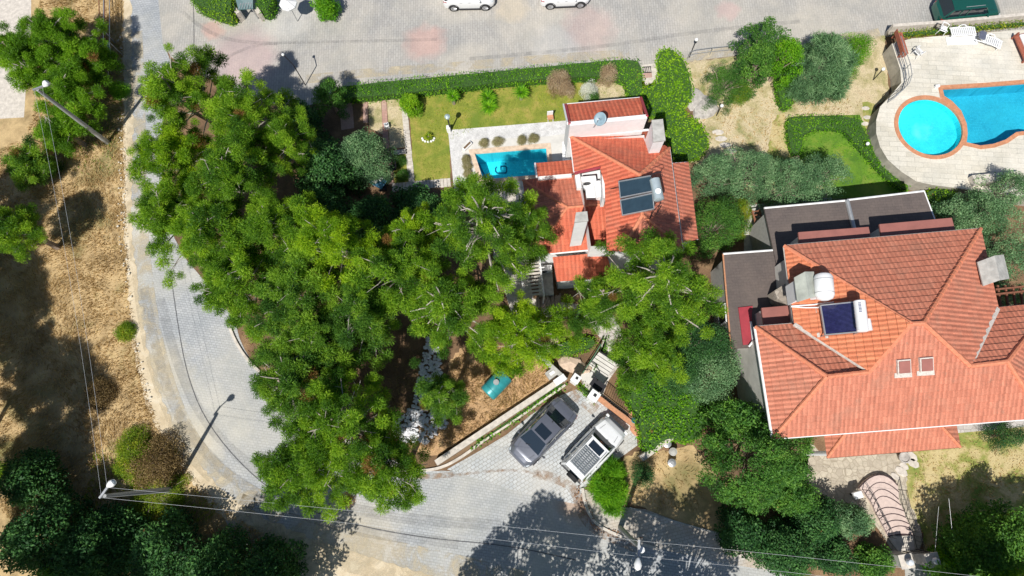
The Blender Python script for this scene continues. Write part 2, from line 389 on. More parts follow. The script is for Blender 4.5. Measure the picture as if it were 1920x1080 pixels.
struct(holed([(-140,-140),(140,-140),(140,140),(-140,140)], [POOL1_HOLE], 0).build('ground', M['litter'], keep=True))
ground_sheet('dry_field', [(-400,-200),(232,-200),(236,60),(240,180),(236,300),(236,420),(246,520),(250,600),(262,700),(300,800),(340,862),(390,910),(430,955),(500,1010),(620,1060),(740,1100),(600,1500),(-400,1400)], M['drygrass'], 1, rough=3)
ground_sheet('left_yard_paving', [(-300,-200),(60,-200),(58,60),(50,140),(45,220),(-300,240)], M['paleconcrete'], 2)
ground_sheet('street', [(238,-150),(300,-150),(300,60),(325,130),(300,250),(305,380),(335,470),(395,540),(440,600),(452,645),(480,690),(520,730),(620,800),(720,858),(800,884),(838,882),(1085,900),(1098,925),(1102,955),(1122,985),(1160,1003),(1230,1028),(1330,1050),(1480,1078),(1900,1150),(2400,1250),(2300,1500),(600,1500),(420,950),(380,912),(340,865),(300,805),(262,700),(250,600),(246,520),(236,420),(236,300),(240,180)], M['road'], 2, smooth=1)
ground_sheet('plaza_paving', [(297,-200),(2300,-200),(2300,45),(1640,66),(1500,90),(1400,102),(1285,116),(1245,130),(1225,195),(1200,195),(1200,125),(900,160),(620,175),(590,200),(500,195),(400,150),(330,120),(297,70)], M['plaza'], 3, smooth=1)
ground_sheet('sandy_verge', [(228,-150),(243,-150),(247,100),(252,250),(246,420),(258,540),(272,640),(292,720),(325,800),(372,870),(425,930),(520,985),(640,1030),(760,1064),(900,1105),(800,1150),(560,1080),(430,985),(360,905),(300,822),(262,725),(244,610),(238,500),(230,400),(232,180)], M['dust'], 4, smooth=1, rough=3)
ground_sheet('parking_bay', [(838,880),(900,845),(950,815),(1005,770),(1050,742),(1080,730),(1122,752),(1192,800),(1195,835),(1150,868),(1095,915),(1080,945),(1000,930)], M['bay'], 5)
ground_sheet('front_path', [(1095,770),(1140,795),(1120,770),(1140,715),(1165,680),(1180,655),(1165,620),(1150,590),(1110,560),(1100,600),(1130,640),(1122,665),(1090,705)], M['greyflag'], 4)
ground_sheet('sidewalk', [(1096,918),(1103,955),(1124,985),(1162,1004),(1232,1028),(1330,1050),(1480,1078),(1500,1062),(1400,1010),(1290,985),(1210,955),(1160,950),(1130,930)], M['walk'], 6)
ground_sheet('scorched_patch', [(845,655),(920,640),(985,665),(1035,690),(1050,705),(1000,740),(940,780),(880,815),(830,850),(790,855),(760,830),(800,790),(835,740)], M['orangegrass'], 3, smooth=1, rough=3)
ground_sheet('green_verge', [(815,872),(850,855),(950,785),(1050,715),(1075,725),(1000,775),(940,815),(880,855),(830,878)], M['soil'], 6)
ground_sheet('lower_earth', [(1195,845),(1220,850),(1300,835),(1350,900),(1360,1000),(1290,985),(1210,955),(1150,930),(1100,905)], M['drygrass'], 3, rough=3)
# worn marks on the paving: grit, tyre tracks, joints
def stain_mat(name, c, lo, hi, scale, amt=.8, dist=.6):
    m, t, b_ = newmat(name); co = pos(t)
    f = ramp(t, noise(t, co, scale, 7, .7, dist), [(lo,(0,0,0)),(hi,(amt,)*3)])
    col = mix(t, 1, c, ramp(t, noise(t, co, 20, 4, .7), [(.3,(.75,)*3),(.7,(1.25,)*3)]), 'MULTIPLY')
    t.links.new(col, b_.inputs['Base Color']); b_.inputs['Roughness'].default_value = .95
    tr = N(t,'BsdfTransparent'); mx = N(t,'MixShader'); t.links.new(f, mx.inputs[0]); t.links.new(tr.outputs[0], mx.inputs[1]); t.links.new(b_.outputs[0], mx.inputs[2])
    t.links.new(mx.outputs[0], t.nodes['Material Output'].inputs['Surface']); return m
M['grit'] = stain_mat('brown_grit_stain', (.36,.23,.14), .42, .66, 1.9, .65)
M['tyre'] = stain_mat('tyre_mark', (.20,.20,.205), .3, .8, 1.6, .32)
M['sandwash'] = stain_mat('sand_washed_onto_street', (.56,.48,.34), .42, .66, .9, .9)
M['joint'] = stain_mat('paving_joint', (.10,.10,.11), .2, .5, 3, .8)
def strip(name, px, wd, m, level, it=2):
    for _ in range(it):
        q = [px[0]]
        for a_, b_ in zip(px, px[1:]): q += [(a_[0]*.75+b_[0]*.25,a_[1]*.75+b_[1]*.25),(a_[0]*.25+b_[0]*.75,a_[1]*.25+b_[1]*.75)]
        px = q + [px[-1]]
    pts = [P(u,v,level*.004) for u,v in px]; n = len(pts); L, Q = [], []
    for i in range(n):
        d = (pts[min(i+1,n-1)]-pts[max(i-1,0)]).normalized(); nn = Vector((-d.y,d.x,0))*wd/2; L.append(pts[i]+nn); Q.append(pts[i]-nn)
    mb = MB(); mb.add(L+Q, [(i,n+i,n+i+1,i+1) for i in range(n-1)]); return struct(mb.build(name, m))
strip('street_joint', [(322,530),(335,620),(350,700),(380,780),(440,860),(520,930),(640,980),(800,1010),(950,1022),(1080,1050)], .05, M['joint'], 7)
strip('street_joint', [(362,0),(364,60),(362,120),(364,170)], .05, M['joint'], 7, 1)
strip('tyre_mark', [(340,20),(385,58),(440,78),(520,82)], .28, M['tyre'], 7); strip('tyre_mark', [(410,115),(450,95),(480,85),(520,80),(640,78),(820,74)], .24, M['tyre'], 7)
strip('tyre_mark', [(300,560),(330,680),(380,790),(470,880),(600,940),(760,975),(940,985)], .6, M['tyre'], 8); strip('tyre_mark', [(270,540),(292,660),(330,780),(410,880),(520,950),(680,1000),(860,1020)], .6, M['tyre'], 9)
strip('tyre_mark', [(880,110),(1000,100),(1150,85),(1300,60),(1500,40)], .3, M['tyre'], 7)
strip('grit', [(1000,888),(1040,895),(1078,915),(1088,960),(1110,990),(1150,1010),(1200,1030)], .55, M['grit'], 8)
strip('grit', [(840,893),(900,885),(960,880),(1010,888)], .14, M['grit'], 8)
strip('grit', [(520,740),(600,806),(700,862),(780,896),(850,890)], .3, M['grit'], 8)
strip('grit', [(1070,735),(1095,752),(1118,770)], .7, M['grit'], 8)
strip('sand_wash', [(250,60),(256,240),(256,420),(276,600),(306,720),(350,830),(420,905),(500,950)], 1.3, M['sandwash'], 6)
strip('sand_wash', [(440,960),(560,1010),(700,1045),(860,1080),(980,1110)], 2.2, M['sandwash'], 6)
strip('sand_wash', [(560,150),(700,135),(850,125),(1000,112),(1180,100)], .7, M['sandwash'], 6)
strip('sand_wash', [(1240,125),(1300,108),(1400,92),(1550,78),(1650,62)], .8, M['sandwash'], 6)
# garden of the small villa
ground_sheet('villa_garden', [(600,180),(1230,150),(1235,330),(1000,360),(690,380),(620,330)], M['litter'], 3, holes=[POOL1_HOLE])
ground_sheet('lawn', [(766,176),(1000,158),(1195,150),(1205,230),(1060,228),(842,246),(845,335),(776,343)], M['lawn'], 5, rough=1)
ground_sheet('flower_bed', [(1105,150),(1200,146),(1205,190),(1110,196)], M['drygarden'], 6, smooth=1, rough=2)
ground_sheet('pink_path', [(632,180),(748,170),(750,184),(632,192)], M['pinkpave'], 5)
for i, q in enumerate([[(680,184),(689,183),(690,230),(681,230)],[(715,182),(724,181),(730,290),(719,290)],[(636,190),(660,188),(664,240),(640,244)],[(716,285),(735,285),(737,345),(700,350),(690,330),(715,315)]]):
    ground_sheet('pink_path', q, M['pinkpave'], 6)
ground_sheet('straw_bed', [(690,186),(714,184),(718,252),(693,240)], M['drygarden'], 5)
ground_sheet('straw_bed', [(725,184),(754,184),(760,276),(731,278)], M['drygarden'], 5)
ground_sheet('herb_bed', [(736,290),(763,288),(766,342),(740,345)], M['lawn'], 5)
def blocks(name, a, b, width, n, m, z=.05, lab=None):
    mb = MB(); A, B = P(*a), P(*b); d = (B-A)/n; nrm = Vector((-d.y,d.x,0)).normalized()
    for i in range(n):
        c = A + d*(i+.5); mb.box((c.x,c.y,z/2), (d.length*.92, width*random.uniform(.92,1.05), z), math.atan2(d.y,d.x))
    return struct(mb.build(name, m, bevel=.01))
blocks('stone_edging', (758,200), (772,343), .42, 22, M['paleconcrete'])
blocks('stone_path', (735,352), (845,342), .62, 17, M['paleconcrete'], .04)
blocks('stone_edging', (738,287), (764,284), .35, 4, M['paleconcrete'])
ground_sheet('gravel_terrace', [(840,244),(1062,226),(1066,262),(940,275),(870,280),(872,350),(852,362)], M['gravel'], 6)
ground_sheet('pool_terrace', [(866,272),(885,262),(1020,256),(1070,250),(1080,345),(1000,380),(872,380)], M['whitestone'], 7, holes=[POOL1_HOLE])

# ---- pools
M['poolwall'] = paver_mat('pool_mosaic', (.05,.66,.80), (.09,.76,.88), (.03,.55,.70), .12, .12, 0, (.12,.80,.9), .5, .008)
M['poolkid'] = paver_mat('bright_pool_mosaic', (.06,.60,.68), (.10,.68,.76), (.04,.50,.58), .12, .12, 0, (.12,.74,.78), .5, .008, patches=[(*P(1732,248,.65)[:2],1.0,(.55,.80,.82),.55),(*P(1722,198,.65)[:2],.35,(.5,.78,.8),.5)])
M['poolpale'] = paver_mat('pale_pool_mosaic', (.05,.40,.56), (.08,.47,.63), (.03,.34,.48), .12, .12, 0, (.08,.50,.64), .5, .008)
M['pooldark'] = plain('navy_mosaic', (.01,.10,.22), .4)
def water_mat():
    m, t, b = newmat('pool_water'); co = pos(t)
    tr = N(t,'BsdfTransparent'); tr.inputs[0].default_value = (.55,.95,.98,1)
    gl = N(t,'BsdfGlossy'); gl.inputs['Roughness'].default_value = .05
    fr = N(t,'Fresnel'); fr.inputs['IOR'].default_value = 1.33
    bp = N(t,'Bump'); bp.inputs['Strength'].default_value = .35; bp.inputs['Distance'].default_value = .03
    t.links.new(noise(t, co, 5, 3, .6, .8), bp.inputs['Height'])
    t.links.new(bp.outputs[0], gl.inputs['Normal']); t.links.new(bp.outputs[0], fr.inputs['Normal'])
    mx = N(t,'MixShader'); t.links.new(fr.outputs[0], mx.inputs[0]); t.links.new(tr.outputs[0], mx.inputs[1]); t.links.new(gl.outputs[0], mx.inputs[2])
    t.links.new(mx.outputs[0], t.nodes['Material Output'].inputs['Surface']); return m
M['water'] = water_mat()
def offset_loop(pts, d):
    n = len(pts); out = []
    ar = sum(pts[i].x*pts[(i+1)%n].y - pts[(i+1)%n].x*pts[i].y for i in range(n)); sg = 1 if ar > 0 else -1
    for i in range(n):
        a, b, c = pts[i-1], pts[i], pts[(i+1)%n]
        e1 = (b-a).normalized(); e2 = (c-b).normalized()
        n1 = Vector((e1.y,-e1.x,0))*sg; n2 = Vector((e2.y,-e2.x,0))*sg
        m_ = (n1+n2); m_ = m_/max(.3, m_.length_squared)*2
        out.append(b + m_*d)
    return out
def pool(zd, px, depth, copw, cop_mat, wall_mat, label, floor_drop=0):
    """basin standing on the lowered ground: rim ring above the deck, walls, floor, water sheet"""
    loop = [P(u,v,zd) for u,v in px]; n = len(loop)
    root = empty('swimming_pool', (sum((p.x for p in loop))/n, sum((p.y for p in loop))/n, zd), label, 'pool')
    ou = offset_loop(loop, copw); top = .035
    mb = MB(); z = lambda q, h: Vector((q.x,q.y,zd+h))
    mb.add([z(p,top) for p in loop]+[z(p,top) for p in ou]+[z(p,.0) for p in ou]+[z(p,-.12) for p in loop],
        [(i,(i+1)%n,n+(i+1)%n,n+i) for i in range(n)] + [(n+i,n+(i+1)%n,2*n+(i+1)%n,2*n+i) for i in range(n)] + [(3*n+i,3*n+(i+1)%n,(i+1)%n,i) for i in range(n)])
    mb.build('coping', cop_mat, root)
    ins = offset_loop(loop, -.003)
    wl = MB().add([z(p,-.1) for p in ins]+[z(p,-depth) for p in ins], [(i,(i+1)%n,n+(i+1)%n,n+i) for i in range(n)]+[tuple(range(n,2*n))])
    wl.build('basin', wall_mat, root, tri=True)
    MB().sheet([z(p,-.11) for p in offset_loop(loop,-.01)]).build('water_surface', M['water'], root, tri=True)
    return root
ZD = 1.2   # raised deck of the shared pool
pr = pool(.03, POOL1, 1.5, .32, M['coping'], M['poolwall'], 'small rectangular blue pool with a dark letter on its floor, beside the villa')
# floor shelf line and the letter on the floor
zf = -1.45
def fl(u, v, z): return P(u, v, z)
mb = MB()
mb.bar(fl(893,302,zf), fl(1024,291,zf), .10, .02); mb.bar(fl(895,302,zf), fl(912,336,zf), .10, .02)
mb.build('floor_stripe', M['pooldark'], pr)
mb = MB(); gp = [(385,590),(345,645),(345,735),(400,802),(690,795),(718,745),(718,615),(685,570),(525,570),(525,680)]
gq = [fl(910+x/18, 280+y/18, zf) for x, y in gp]
for a, b in zip(gq, gq[1:]): mb.bar(a, b + (b-a).normalized()*.03, .085, .02)
c = fl(910+688/18, 280+485/18, zf); mb.box(c, (.1,.1,.02))
mb.build('floor_letter', M['pooldark'], pr)

# ---- raised pool deck (right)
deck_px = [(1672,82),(1710,72),(1800,64),(2300,30),(2300,420),(1790,352),(1748,347),(1718,340),(1690,322),(1665,300),(1650,275),(1643,250),(1643,225),(1650,200),(1668,182),(1690,155),(1688,130)]
big_px = [(1767,167),(1850,162),(1990,151),(2200,140),(2200,262),(1990,252),(1930,245),(1905,248),(1885,262),(1862,270),(1838,273),(1812,267),(1814,250),(1812,232),(1802,208),(1785,190),(1770,180)]
big_px = [big_px[0]] + big_px[1:]
kid = P(1744,238,ZD); kr = (P(1805,238,ZD)-P(1684,238,ZD)).x/2 - .03
kidl = [Vector((kid.x+kr*math.cos(2*math.pi*k/48), kid.y+kr*math.sin(2*math.pi*k/48), ZD)) for k in range(48)]
bigl = [P(u,v,ZD) for u,v in big_px]
bo = offset_loop(bigl, -.0)
dw = [P(u,v,ZD) for u,v in deck_px]
kid_hole = kidl
deck = holed(dw, [kid_hole, bigl], ZD)
struct(deck.build('pool_deck', M['pooltile'], keep=True))
n = len(dw); wl = MB()
wl.add([Vector((p.x,p.y,ZD-.01)) for p in dw]+[Vector((p.x,p.y,0)) for p in dw], [(i,(i+1)%n,n+(i+1)%n,n+i) for i in range(n)])
tag(wl.build('retaining_wall', plain('shuttered_concrete', (.36,.33,.28), .95, var=.3, scale=1.6, bmp=.6)), 'stained grey concrete retaining wall holding up the shared pool deck', 'retaining wall')
inv = lambda p: p
def pool_w(loop, depth, copw, label, zd, wm=None):
    n = len(loop); root = empty('swimming_pool', (sum(p.x for p in loop)/n, sum(p.y for p in loop)/n, zd), label, 'pool')
    ou = offset_loop(loop, copw); z = lambda q, h: Vector((q.x,q.y,zd+h))
    mb = MB(); mb.add([z(p,.035) for p in loop]+[z(p,.035) for p in ou]+[z(p,.003) for p in ou]+[z(p,-.12) for p in loop],
        [(i,(i+1)%n,n+(i+1)%n,n+i) for i in range(n)] + [(n+i,n+(i+1)%n,2*n+(i+1)%n,2*n+i) for i in range(n)] + [(3*n+i,3*n+(i+1)%n,(i+1)%n,i) for i in range(n)])
    mb.build('coping', M['clinker'], root)
    ins = offset_loop(loop, -.003)
    MB().add([z(p,-.1) for p in ins]+[z(p,-depth) for p in ins], [(i,(i+1)%n,n+(i+1)%n,n+i) for i in range(n)]+[tuple(range(n,2*n))]).build('basin', wm or M['poolpale'], root, tri=True)
    MB().sheet([z(p,-.09) for p in offset_loop(loop,-.01)]).build('water_surface', M['water'], root, tri=True)
    return root
pool_w(bigl, 1.12, .26, 'large irregular turquoise pool with terracotta coping on the raised deck', ZD-.004)
pool_w(kidl, .55, .26, 'round turquoise paddling pool touching the large pool', ZD, M['poolkid'])
# deck furniture ---------------------------------------------------------------
def dk(u, v, z=0): return P(u, v, ZD+z)
def lounger(label, a, b, wd, back=.0):
    A, B = dk(*a,.3), dk(*b,.3); L = (B-A).length; rz = math.atan2((B-A).y,(B-A).x)
    r = empty('sun_lounger', (A.x,A.y,ZD), label, 'sun lounger', 'white loungers on the pool deck', rz)
    f = MB(); 
    for s in (-1,1):
        f.tube([(0,s*wd/2,.28),(L*.25,s*wd/2,.34),(L*.5,s*wd/2,.30),(L*.75,s*wd/2,.34),(L,s*wd/2,.26)], .035, 6)
        f.tube([(L*.33,s*wd*.5,.36),(L*.42,s*(wd*.5+.09),.45),(L*.58,s*(wd*.5+.09),.45),(L*.68,s*wd*.5,.36)], .03, 6)
    f.build('frame', M['whiteplastic'], r, smooth=True)
    for x in (.12,L-.12):
        for s in (-1,1): MB().tube([(x,s*wd*.45,.28),(x,s*wd*.47,0)], .03, 6).build('leg', M['whiteplastic'], r, smooth=True)
    sl_ = MB(); k = int(L/.12)
    for i in range(k):
        x = (i+.5)*L/k; sl_.box((x,0,.33+max(0,(back and (L*.35-x)*back))), (L/k*.72,wd*.92,.025))
    sl_.build('slat_bed', M['whiteplastic'], r)
    return r
lounger('white plastic sun lounger parallel to the street wall', (1782,60), (1829,58), .62)
l2 = lounger('white plastic sun lounger set askew with a dark towel on it', (1832,68), (1878,84), .62, .35)
tw = MB().box(dk(1843,66,.58), (.42,.62,.05), R_(-20)); tag(tw.build('towel', plain('slate_towel',(.10,.11,.16),.9), bevel=.02), 'dark slate towel draped on the askew sun lounger', 'towel')
mt = MB().box(dk(1803,76,.04), (2.05,.62,.07), R_(2)); tag(mt.build('lounger_cushion', M['whiteplastic'], bevel=.03), 'long white cushion lying flat on the deck tiles', 'cushion')
def chair(label, u, v, rz, group='white plastic armchairs on the deck'):
    c = dk(u,v,.35); r = empty('plastic_chair', (c.x,c.y,ZD), label, 'chair', group, rz)
    MB().box((0,0,.42),(.44,.44,.04)).build('seat', M['whiteplastic'], r, bevel=.015)
    b = MB()
    for k in range(7):
        y = (k-3)*.065; b.box((-.22-.02*math.cos(k-3),y,.63),(.02,.045,.40), 0, R_(-12))
    b.tube([(-.27,-.24,.66),(-.30,-.12,.84),(-.30,.12,.84),(-.27,.24,.66)], .022, 6); b.build('backrest', M['whiteplastic'], r)
    for s in (-1,1): MB().tube([(-.25,s*.25,.64),(.05,s*.29,.65),(.22,s*.26,.60),(.22,s*.24,.42)], .024, 6).build('armrest', M['whiteplastic'], r, smooth=True)
    for x in (-.2,.2):
        for s in (-1,1): MB().tube([(x,s*.2,.42),(x*1.2,s*.24,0)], [.022,.016], 6).build('leg', M['whiteplastic'], r)
    return r
chair('white plastic armchair at the end of the straight sun lounger', 1768, 55, R_(-25))
chair('white plastic armchair standing alone near the bench', 1722, 98, R_(35))
# bench by the railing
A, B = dk(1684,62,.4), dk(1696,102,.4); c = (A+B)/2; rz = math.atan2((B-A).y,(B-A).x); L = (B-A).length
r = empty('wooden_bench', (c.x,c.y,ZD), 'red brown slatted wooden bench along the deck railing', 'bench', rz=rz)
s_ = MB(); [s_.box((0,(k-1)*.17,.44),(L,.14,.04)) for k in range(3)]; s_.build('seat', M['redwood'], r, bevel=.01)
s_ = MB(); [s_.box((0,-.34,.58+.13*k),(L,.03,.10)) for k in range(3)]; s_.build('backrest', M['redwood'], r)
for s in (-1,1): MB().box((s*L*.46,0,.21),(.06,.5,.42)).build('leg', M['redwood'], r)
A = dk(1908,62,.4); r = empty('wooden_daybed', (A.x+1.0,A.y-.9,ZD), 'dark red wooden daybed with a white mattress at the right edge', 'daybed', rz=R_(10))
MB().box((0,0,.3),(2.1,2.0,.12)).build('frame', M['redwood'], r, bevel=.02); MB().box((.08,0,.42),(1.75,1.8,.14)).build('mattress', M['whiteplastic'], r, bevel=.05)
for x in (-.98,.98):
    for y in (-.93,.93): MB().box((x,y,.32),(.1,.1,.64)).build('leg', M['redwood'], r)
def railing(name, label, pts, h, gap, m=None, thick=.025, rails=(1.0,.5,.08), balus=True, cat='railing', post=2.0, group=None):
    m = m or M['iron']; p0 = pts[0]
    r = empty(name, (p0.x,p0.y,p0.z), label, cat, group)
    t_ = MB(); [t_.tube([p+Vector((0,0,h*k)) for p in pts], thick, 6) for k in rails]; t_.build('rail', m, r)
    b = MB(); acc = 0; n_ = 0
    for a, c in zip(pts, pts[1:]):
        L = (c-a).length; k = max(1, int(L/gap))
        for i in range(k):
            q = a + (c-a)*(i/k); b.tube([q+Vector((0,0,h*rails[-1])), q+Vector((0,0,h*rails[0]))], thick*.6, 5)
    if balus: b.build('balusters', m, r)
    for q in [pts[0],pts[-1]]+pts[2:-2:3]: MB().tube([q, q+Vector((0,0,h))], thick*1.5, 6).build('post', m, r)
    return r
railing('deck_railing', 'grey metal railing along the left edge of the pool deck', [dk(u,v) for u,v in [(1675,84),(1684,112),(1692,135),(1695,155),(1690,170),(1678,183),(1664,193)]], .9, .8, M['steel'], .022, (1,.66,.33,.08))
# strip of planting and kerb along the street side of the deck
mb = MB()
for a, b in zip([(1680,86),(1800,64)],[(1800,64),(2000,46)]): mb.bar(P(*a,1.0), P(*b,1.0), .28, .9)
def shift(u,v,dy): return (u,v+dy)
kw = MB(); kp = [P(u,v,1.05) for u,v in [(1675,50),(1760,44),(1850,36),(2100,12)]]
for a, b in zip(kp, kp[1:]): kw.add(*[[ (a.x,a.y,0),(b.x,b.y,0),(b.x,b.y,1.05),(a.x,a.y,1.05),(a.x,a.y+.22,0),(b.x,b.y+.22,0),(b.x,b.y+.22,1.05),(a.x,a.y+.22,1.05)], [(0,1,2,3),(5,4,7,6),(3,2,6,7),(0,3,7,4),(1,5,6,2)]])
tag(kw.build('street_wall', M['paleconcrete']), 'low pale concrete wall between the street and the pool deck planting', 'wall')
# planter box bottom right
pb = [dk(u,v,.45) for u,v in [(1823,328),(1912,320),(1925,332),(1830,345)]]
mb = MB(); mb.hull([Vector((p.x,p.y,ZD)) for p in pb], pb); tag(mb.build('planter', M['paleconcrete'], bevel=.02), 'long concrete planter box on the lower deck edge', 'planter')
sh_ = MB().box(dk(1757,162,.12), (.26,.16,.24), R_(5)); tag(sh_.build('meter_box', M['whiteplastic'], bevel=.02), 'small white and blue depth marker box at the pool corner', 'box')

# ---- right-hand garden
ground_sheet('right_garden', [(1275,118),(1400,104),(1500,92),(1660,66),(1668,182),(1640,200),(1640,260),(1700,350),(1600,370),(1450,380),(1290,300),(1300,200)], M['drygarden'], 4, rough=2)
ground_sheet('fresh_lawn', [(1490,218),(1612,215),(1650,300),(1710,350),(1690,372),(1560,372),(1500,300)], M['greenlawn'], 6)
ground_sheet('garden_strip', [(1618,190),(1640,194),(1645,250),(1665,300),(1700,335),(1690,345),(1650,310),(1628,260),(1616,215)], M['patchlawn'], 5, rough=2)
ground_sheet('side_lawn', [(1452,215),(1476,212),(1482,290),(1500,330),(1440,330),(1440,270)], M['patchlawn'], 5, smooth=1, rough=2)
ground_sheet('court_paving', [(1395,385),(1560,370),(1560,470),(1395,480)], M['concrete'], 5)
for (u,v,a) in [(1346,248,.3),(1352,260,.2),(1360,272,.15),(1370,283,.3)]:
    c = P(u,v,.03); mb = MB(); mb.lathe((c.x,c.y,.0), [(.42,.0),(.42,.04),(.38,.055)], 7, 1, .5); tag(mb.build('stepping_stone', M['paleconcrete']), {248:'uppermost stepping stone of the row in the dry garden',260:'second stepping stone down in the dry garden',272:'third stepping stone down in the dry garden',283:'lowest stepping stone beside the olive tree'}[v], 'stepping stone', 'stepping stones in the dry garden')
for i,(u,v) in enumerate([(1623,203),(1626,220),(1622,232)]):
    c = P(u,v,.03); mb = MB(); mb.lathe((c.x,c.y,.0), [(.28,.0),(.28,.04),(.25,.055)], 7, 1, .55); tag(mb.build('stepping_stone', M['paleconcrete']), ['small stepping stone nearest the concrete wall','middle one of the small stones by the round pool','small stepping stone nearest the yellow hedge'][i], 'stepping stone', 'small stepping stones by the deck')
def rock(c, r, seed, m):
    rr = random.Random(seed); bm = bmesh.new(); bmesh.ops.create_icosphere(bm, subdivisions=2, radius=r)
    ph = [rr.uniform(0,6) for _ in range(3)]
    for v in bm.verts:
        k = 1 + .22*math.sin(v.co.x*4/r*.6+ph[0]) + .18*math.sin(v.co.y*5/r*.6+ph[1]) + rr.uniform(-.06,.06)
        v.co = Vector((v.co.x*k*1.2, v.co.y*k, max(v.co.z*k*.55, -.1*r)))
    me = bpy.data.meshes.new('rock'); bm.to_mesh(me); bm.free(); me.materials.append(m)
    o = bpy.data.objects.new('rock', me); C.objects.link(o); o.location = c; o.rotation_euler.z = rr.uniform(0,6); return o
M['rockgrey'] = plain('grey_rock', (.42,.39,.36), .95, var=.3, scale=4, bmp=.9)
for i,(u,v,r_) in enumerate([(1302,185,.75),(1325,192,.6),(1318,210,.7),(1288,188,.4),(1335,205,.45)]):
    tag(rock(P(u,v,0), r_, i, M['rockgrey']), ['biggest grey boulder beside the ivy','grey boulder nearest the dark shrub','flat grey boulder at the bottom of the rockery','small rock against the ivy edge','small rock on the garden-lamp side of the rockery'][i], 'rock', 'grey boulders of the rockery')

# ---- bottom-right garden
ground_sheet('stair_surround', [(1595,900),(1640,880),(1700,885),(1715,930),(1735,1040),(1680,1045),(1640,980),(1600,940)], M['flag'], 3, smooth=1)
ground_sheet('flagstone_patio', [(1520,830),(1545,855),(1655,850),(1690,850),(1700,890),(1640,905),(1610,920),(1620,980),(1600,1000),(1490,960),(1500,900),(1490,860)], M['flag'], 4, rough=2)
ground_sheet('patchy_lawn', [(1690,850),(1790,805),(2100,790),(2100,1100),(1740,1100),(1730,1000),(1700,930),(1700,890)], M['patchlawn'], 4, rough=2)
ground_sheet('dark_earth', [(1340,700),(1430,640),(1450,830),(1520,835),(1500,960),(1350,930)], M['soil'], 4)
ground_sheet('stone_path', [(1790,797),(1920,786),(1925,800),(1795,812)], M['greyflag'], 6)
for i,(u,v,a,b_) in enumerate([(1708,855,.42,.26),(1712,868,.40,.24),(1695,874,.30,.22),(1690,884,.40,.22),(1678,893,.28,.2)]):
    c = P(u,v,.03); mb = MB(); mb.lathe((0,0,0), [(a,.0),(a,.04),(a*.92,.055)], 7, 1, .62); o = mb.build('stepping_stone', M['paleconcrete']); o.location = (c.x,c.y,0); o.rotation_euler.z = R_(-35)
    tag(o, ['pale stepping stone closest to the porch roof','pale stepping stone right of the flower pot','pale stone between the pot and the stairs','long pale stone in the middle of the patio edge','pale stone at the head of the curved stairs'][i], 'stepping stone', 'stones at the lawn corner')
# curved stairs
def stairs():
    L_ = [(1611,914),(1622,925),(1631,938),(1637,949),(1642,961),(1648,973),(1654,985),(1660,997),(1664,1006)]
    Rr = [(1683,910),(1685,922),(1685,936),(1689,947),(1695,958),(1698,970),(1704,982),(1708,992),(1712,1004)]
    mid = [(1648,890),(1650,904),(1652,917),(1655,930),(1664,951),(1671,963),(1678,975),(1684,986),(1688,1002)]
    root = empty('garden_stairs', P(1665,960), 'curved pink stone garden stairs with dark riser edges', 'stairs')
    m1 = plain('pink_step_stone', (.58,.46,.41), .85, var=.12, scale=5); m2 = plain('dark_step_edge', (.06,.035,.04), .7)
    n_ = len(L_); edge = MB()
    for i in range(n_-1):
        z = .03*(n_-i)+.02
        pts = []
        def arc(k, zz):
            l, m_, r = P(*L_[k],zz), P(*mid[k],zz), P(*Rr[k],zz)
            return [l*(1-t)**2 + (m_*2-(l+r)/2)*2*t*(1-t) + r*t*t for t in [j/8 for j in range(9)]]
        a, b = arc(i, z), arc(i+1, z)
        top = a + b[::-1]; st = MB(); st.hull([Vector((p.x,p.y,0)) for p in top], top); st.build('step', m1, root)
        edge.tube([p+Vector((0,0,.012)) for p in a], .032, 5)
        if i == n_-2: edge.tube([p+Vector((0,0,.012)) for p in b], .032, 5)
    edge.build('step_edges', m2, root)
    land = [P(u,v,.1) for u,v in [(1664,1006),(1712,1004),(1716,1032),(1686,1036)]]; MB().hull([Vector((p.x,p.y,0)) for p in land], land).build('landing', M['paleconcrete'], root)
stairs()
railing('stair_railing', 'wrought iron railing along the left side of the curved stairs', [P(u,v,z) for u,v,z in [(1616,918,.25),(1632,942,.2),(1642,965,.15),(1655,988,.1),(1664,1006,.05)]], .85, .24, M['iron'], .014, (1,.85,.12), group='iron railings of the curved stairs')
railing('stair_railing', 'wrought iron railing along the lawn side of the curved stairs', [P(u,v,z) for u,v,z in [(1685,918,.25),(1690,945,.2),(1700,972,.15),(1710,995,.1),(1718,1030,.05)]], .85, .24, M['iron'], .014, (1,.85,.12), group='iron railings of the curved stairs')
for i,(u,v) in enumerate([(1699,1052),(1748,1050)]):
    c = P(u,v,1.5); r = empty('gate_pillar', (c.x,c.y,0), ['concrete gate pillar with a glass lamp, left of the lower gate','concrete gate pillar with a glass lamp, right of the lower gate'][i], 'gate pillar', 'pillars of the lower gate', R_(10))
    MB().box((0,0,.75),(.62,.62,1.5)).build('shaft', M['concrete'], r, bevel=.02); MB().box((0,0,1.53),(.74,.74,.08)).build('cap', M['paleconcrete'], r, bevel=.02)
    MB().lathe((0,0,1.57), [(.08,0),(.10,.05),(.17,.16),(.19,.28),(.14,.42),(.03,.48)], 14).build('lamp_shade', plain('frosted_glass',(.62,.66,.72),.2), r, smooth=True)
A, B = P(1690,1033,.2), P(1722,1030,.2)
railing('iron_gate', 'low black iron gate at the foot of the curved stairs', [A, (A+B)/2, B], 1.0, .12, M['iron'], .018, (1,.5,.1), cat='gate')
ground_sheet('gate_path', [(1695,1045),(1745,1042),(1790,1120),(1700,1130)], M['concrete'], 6)
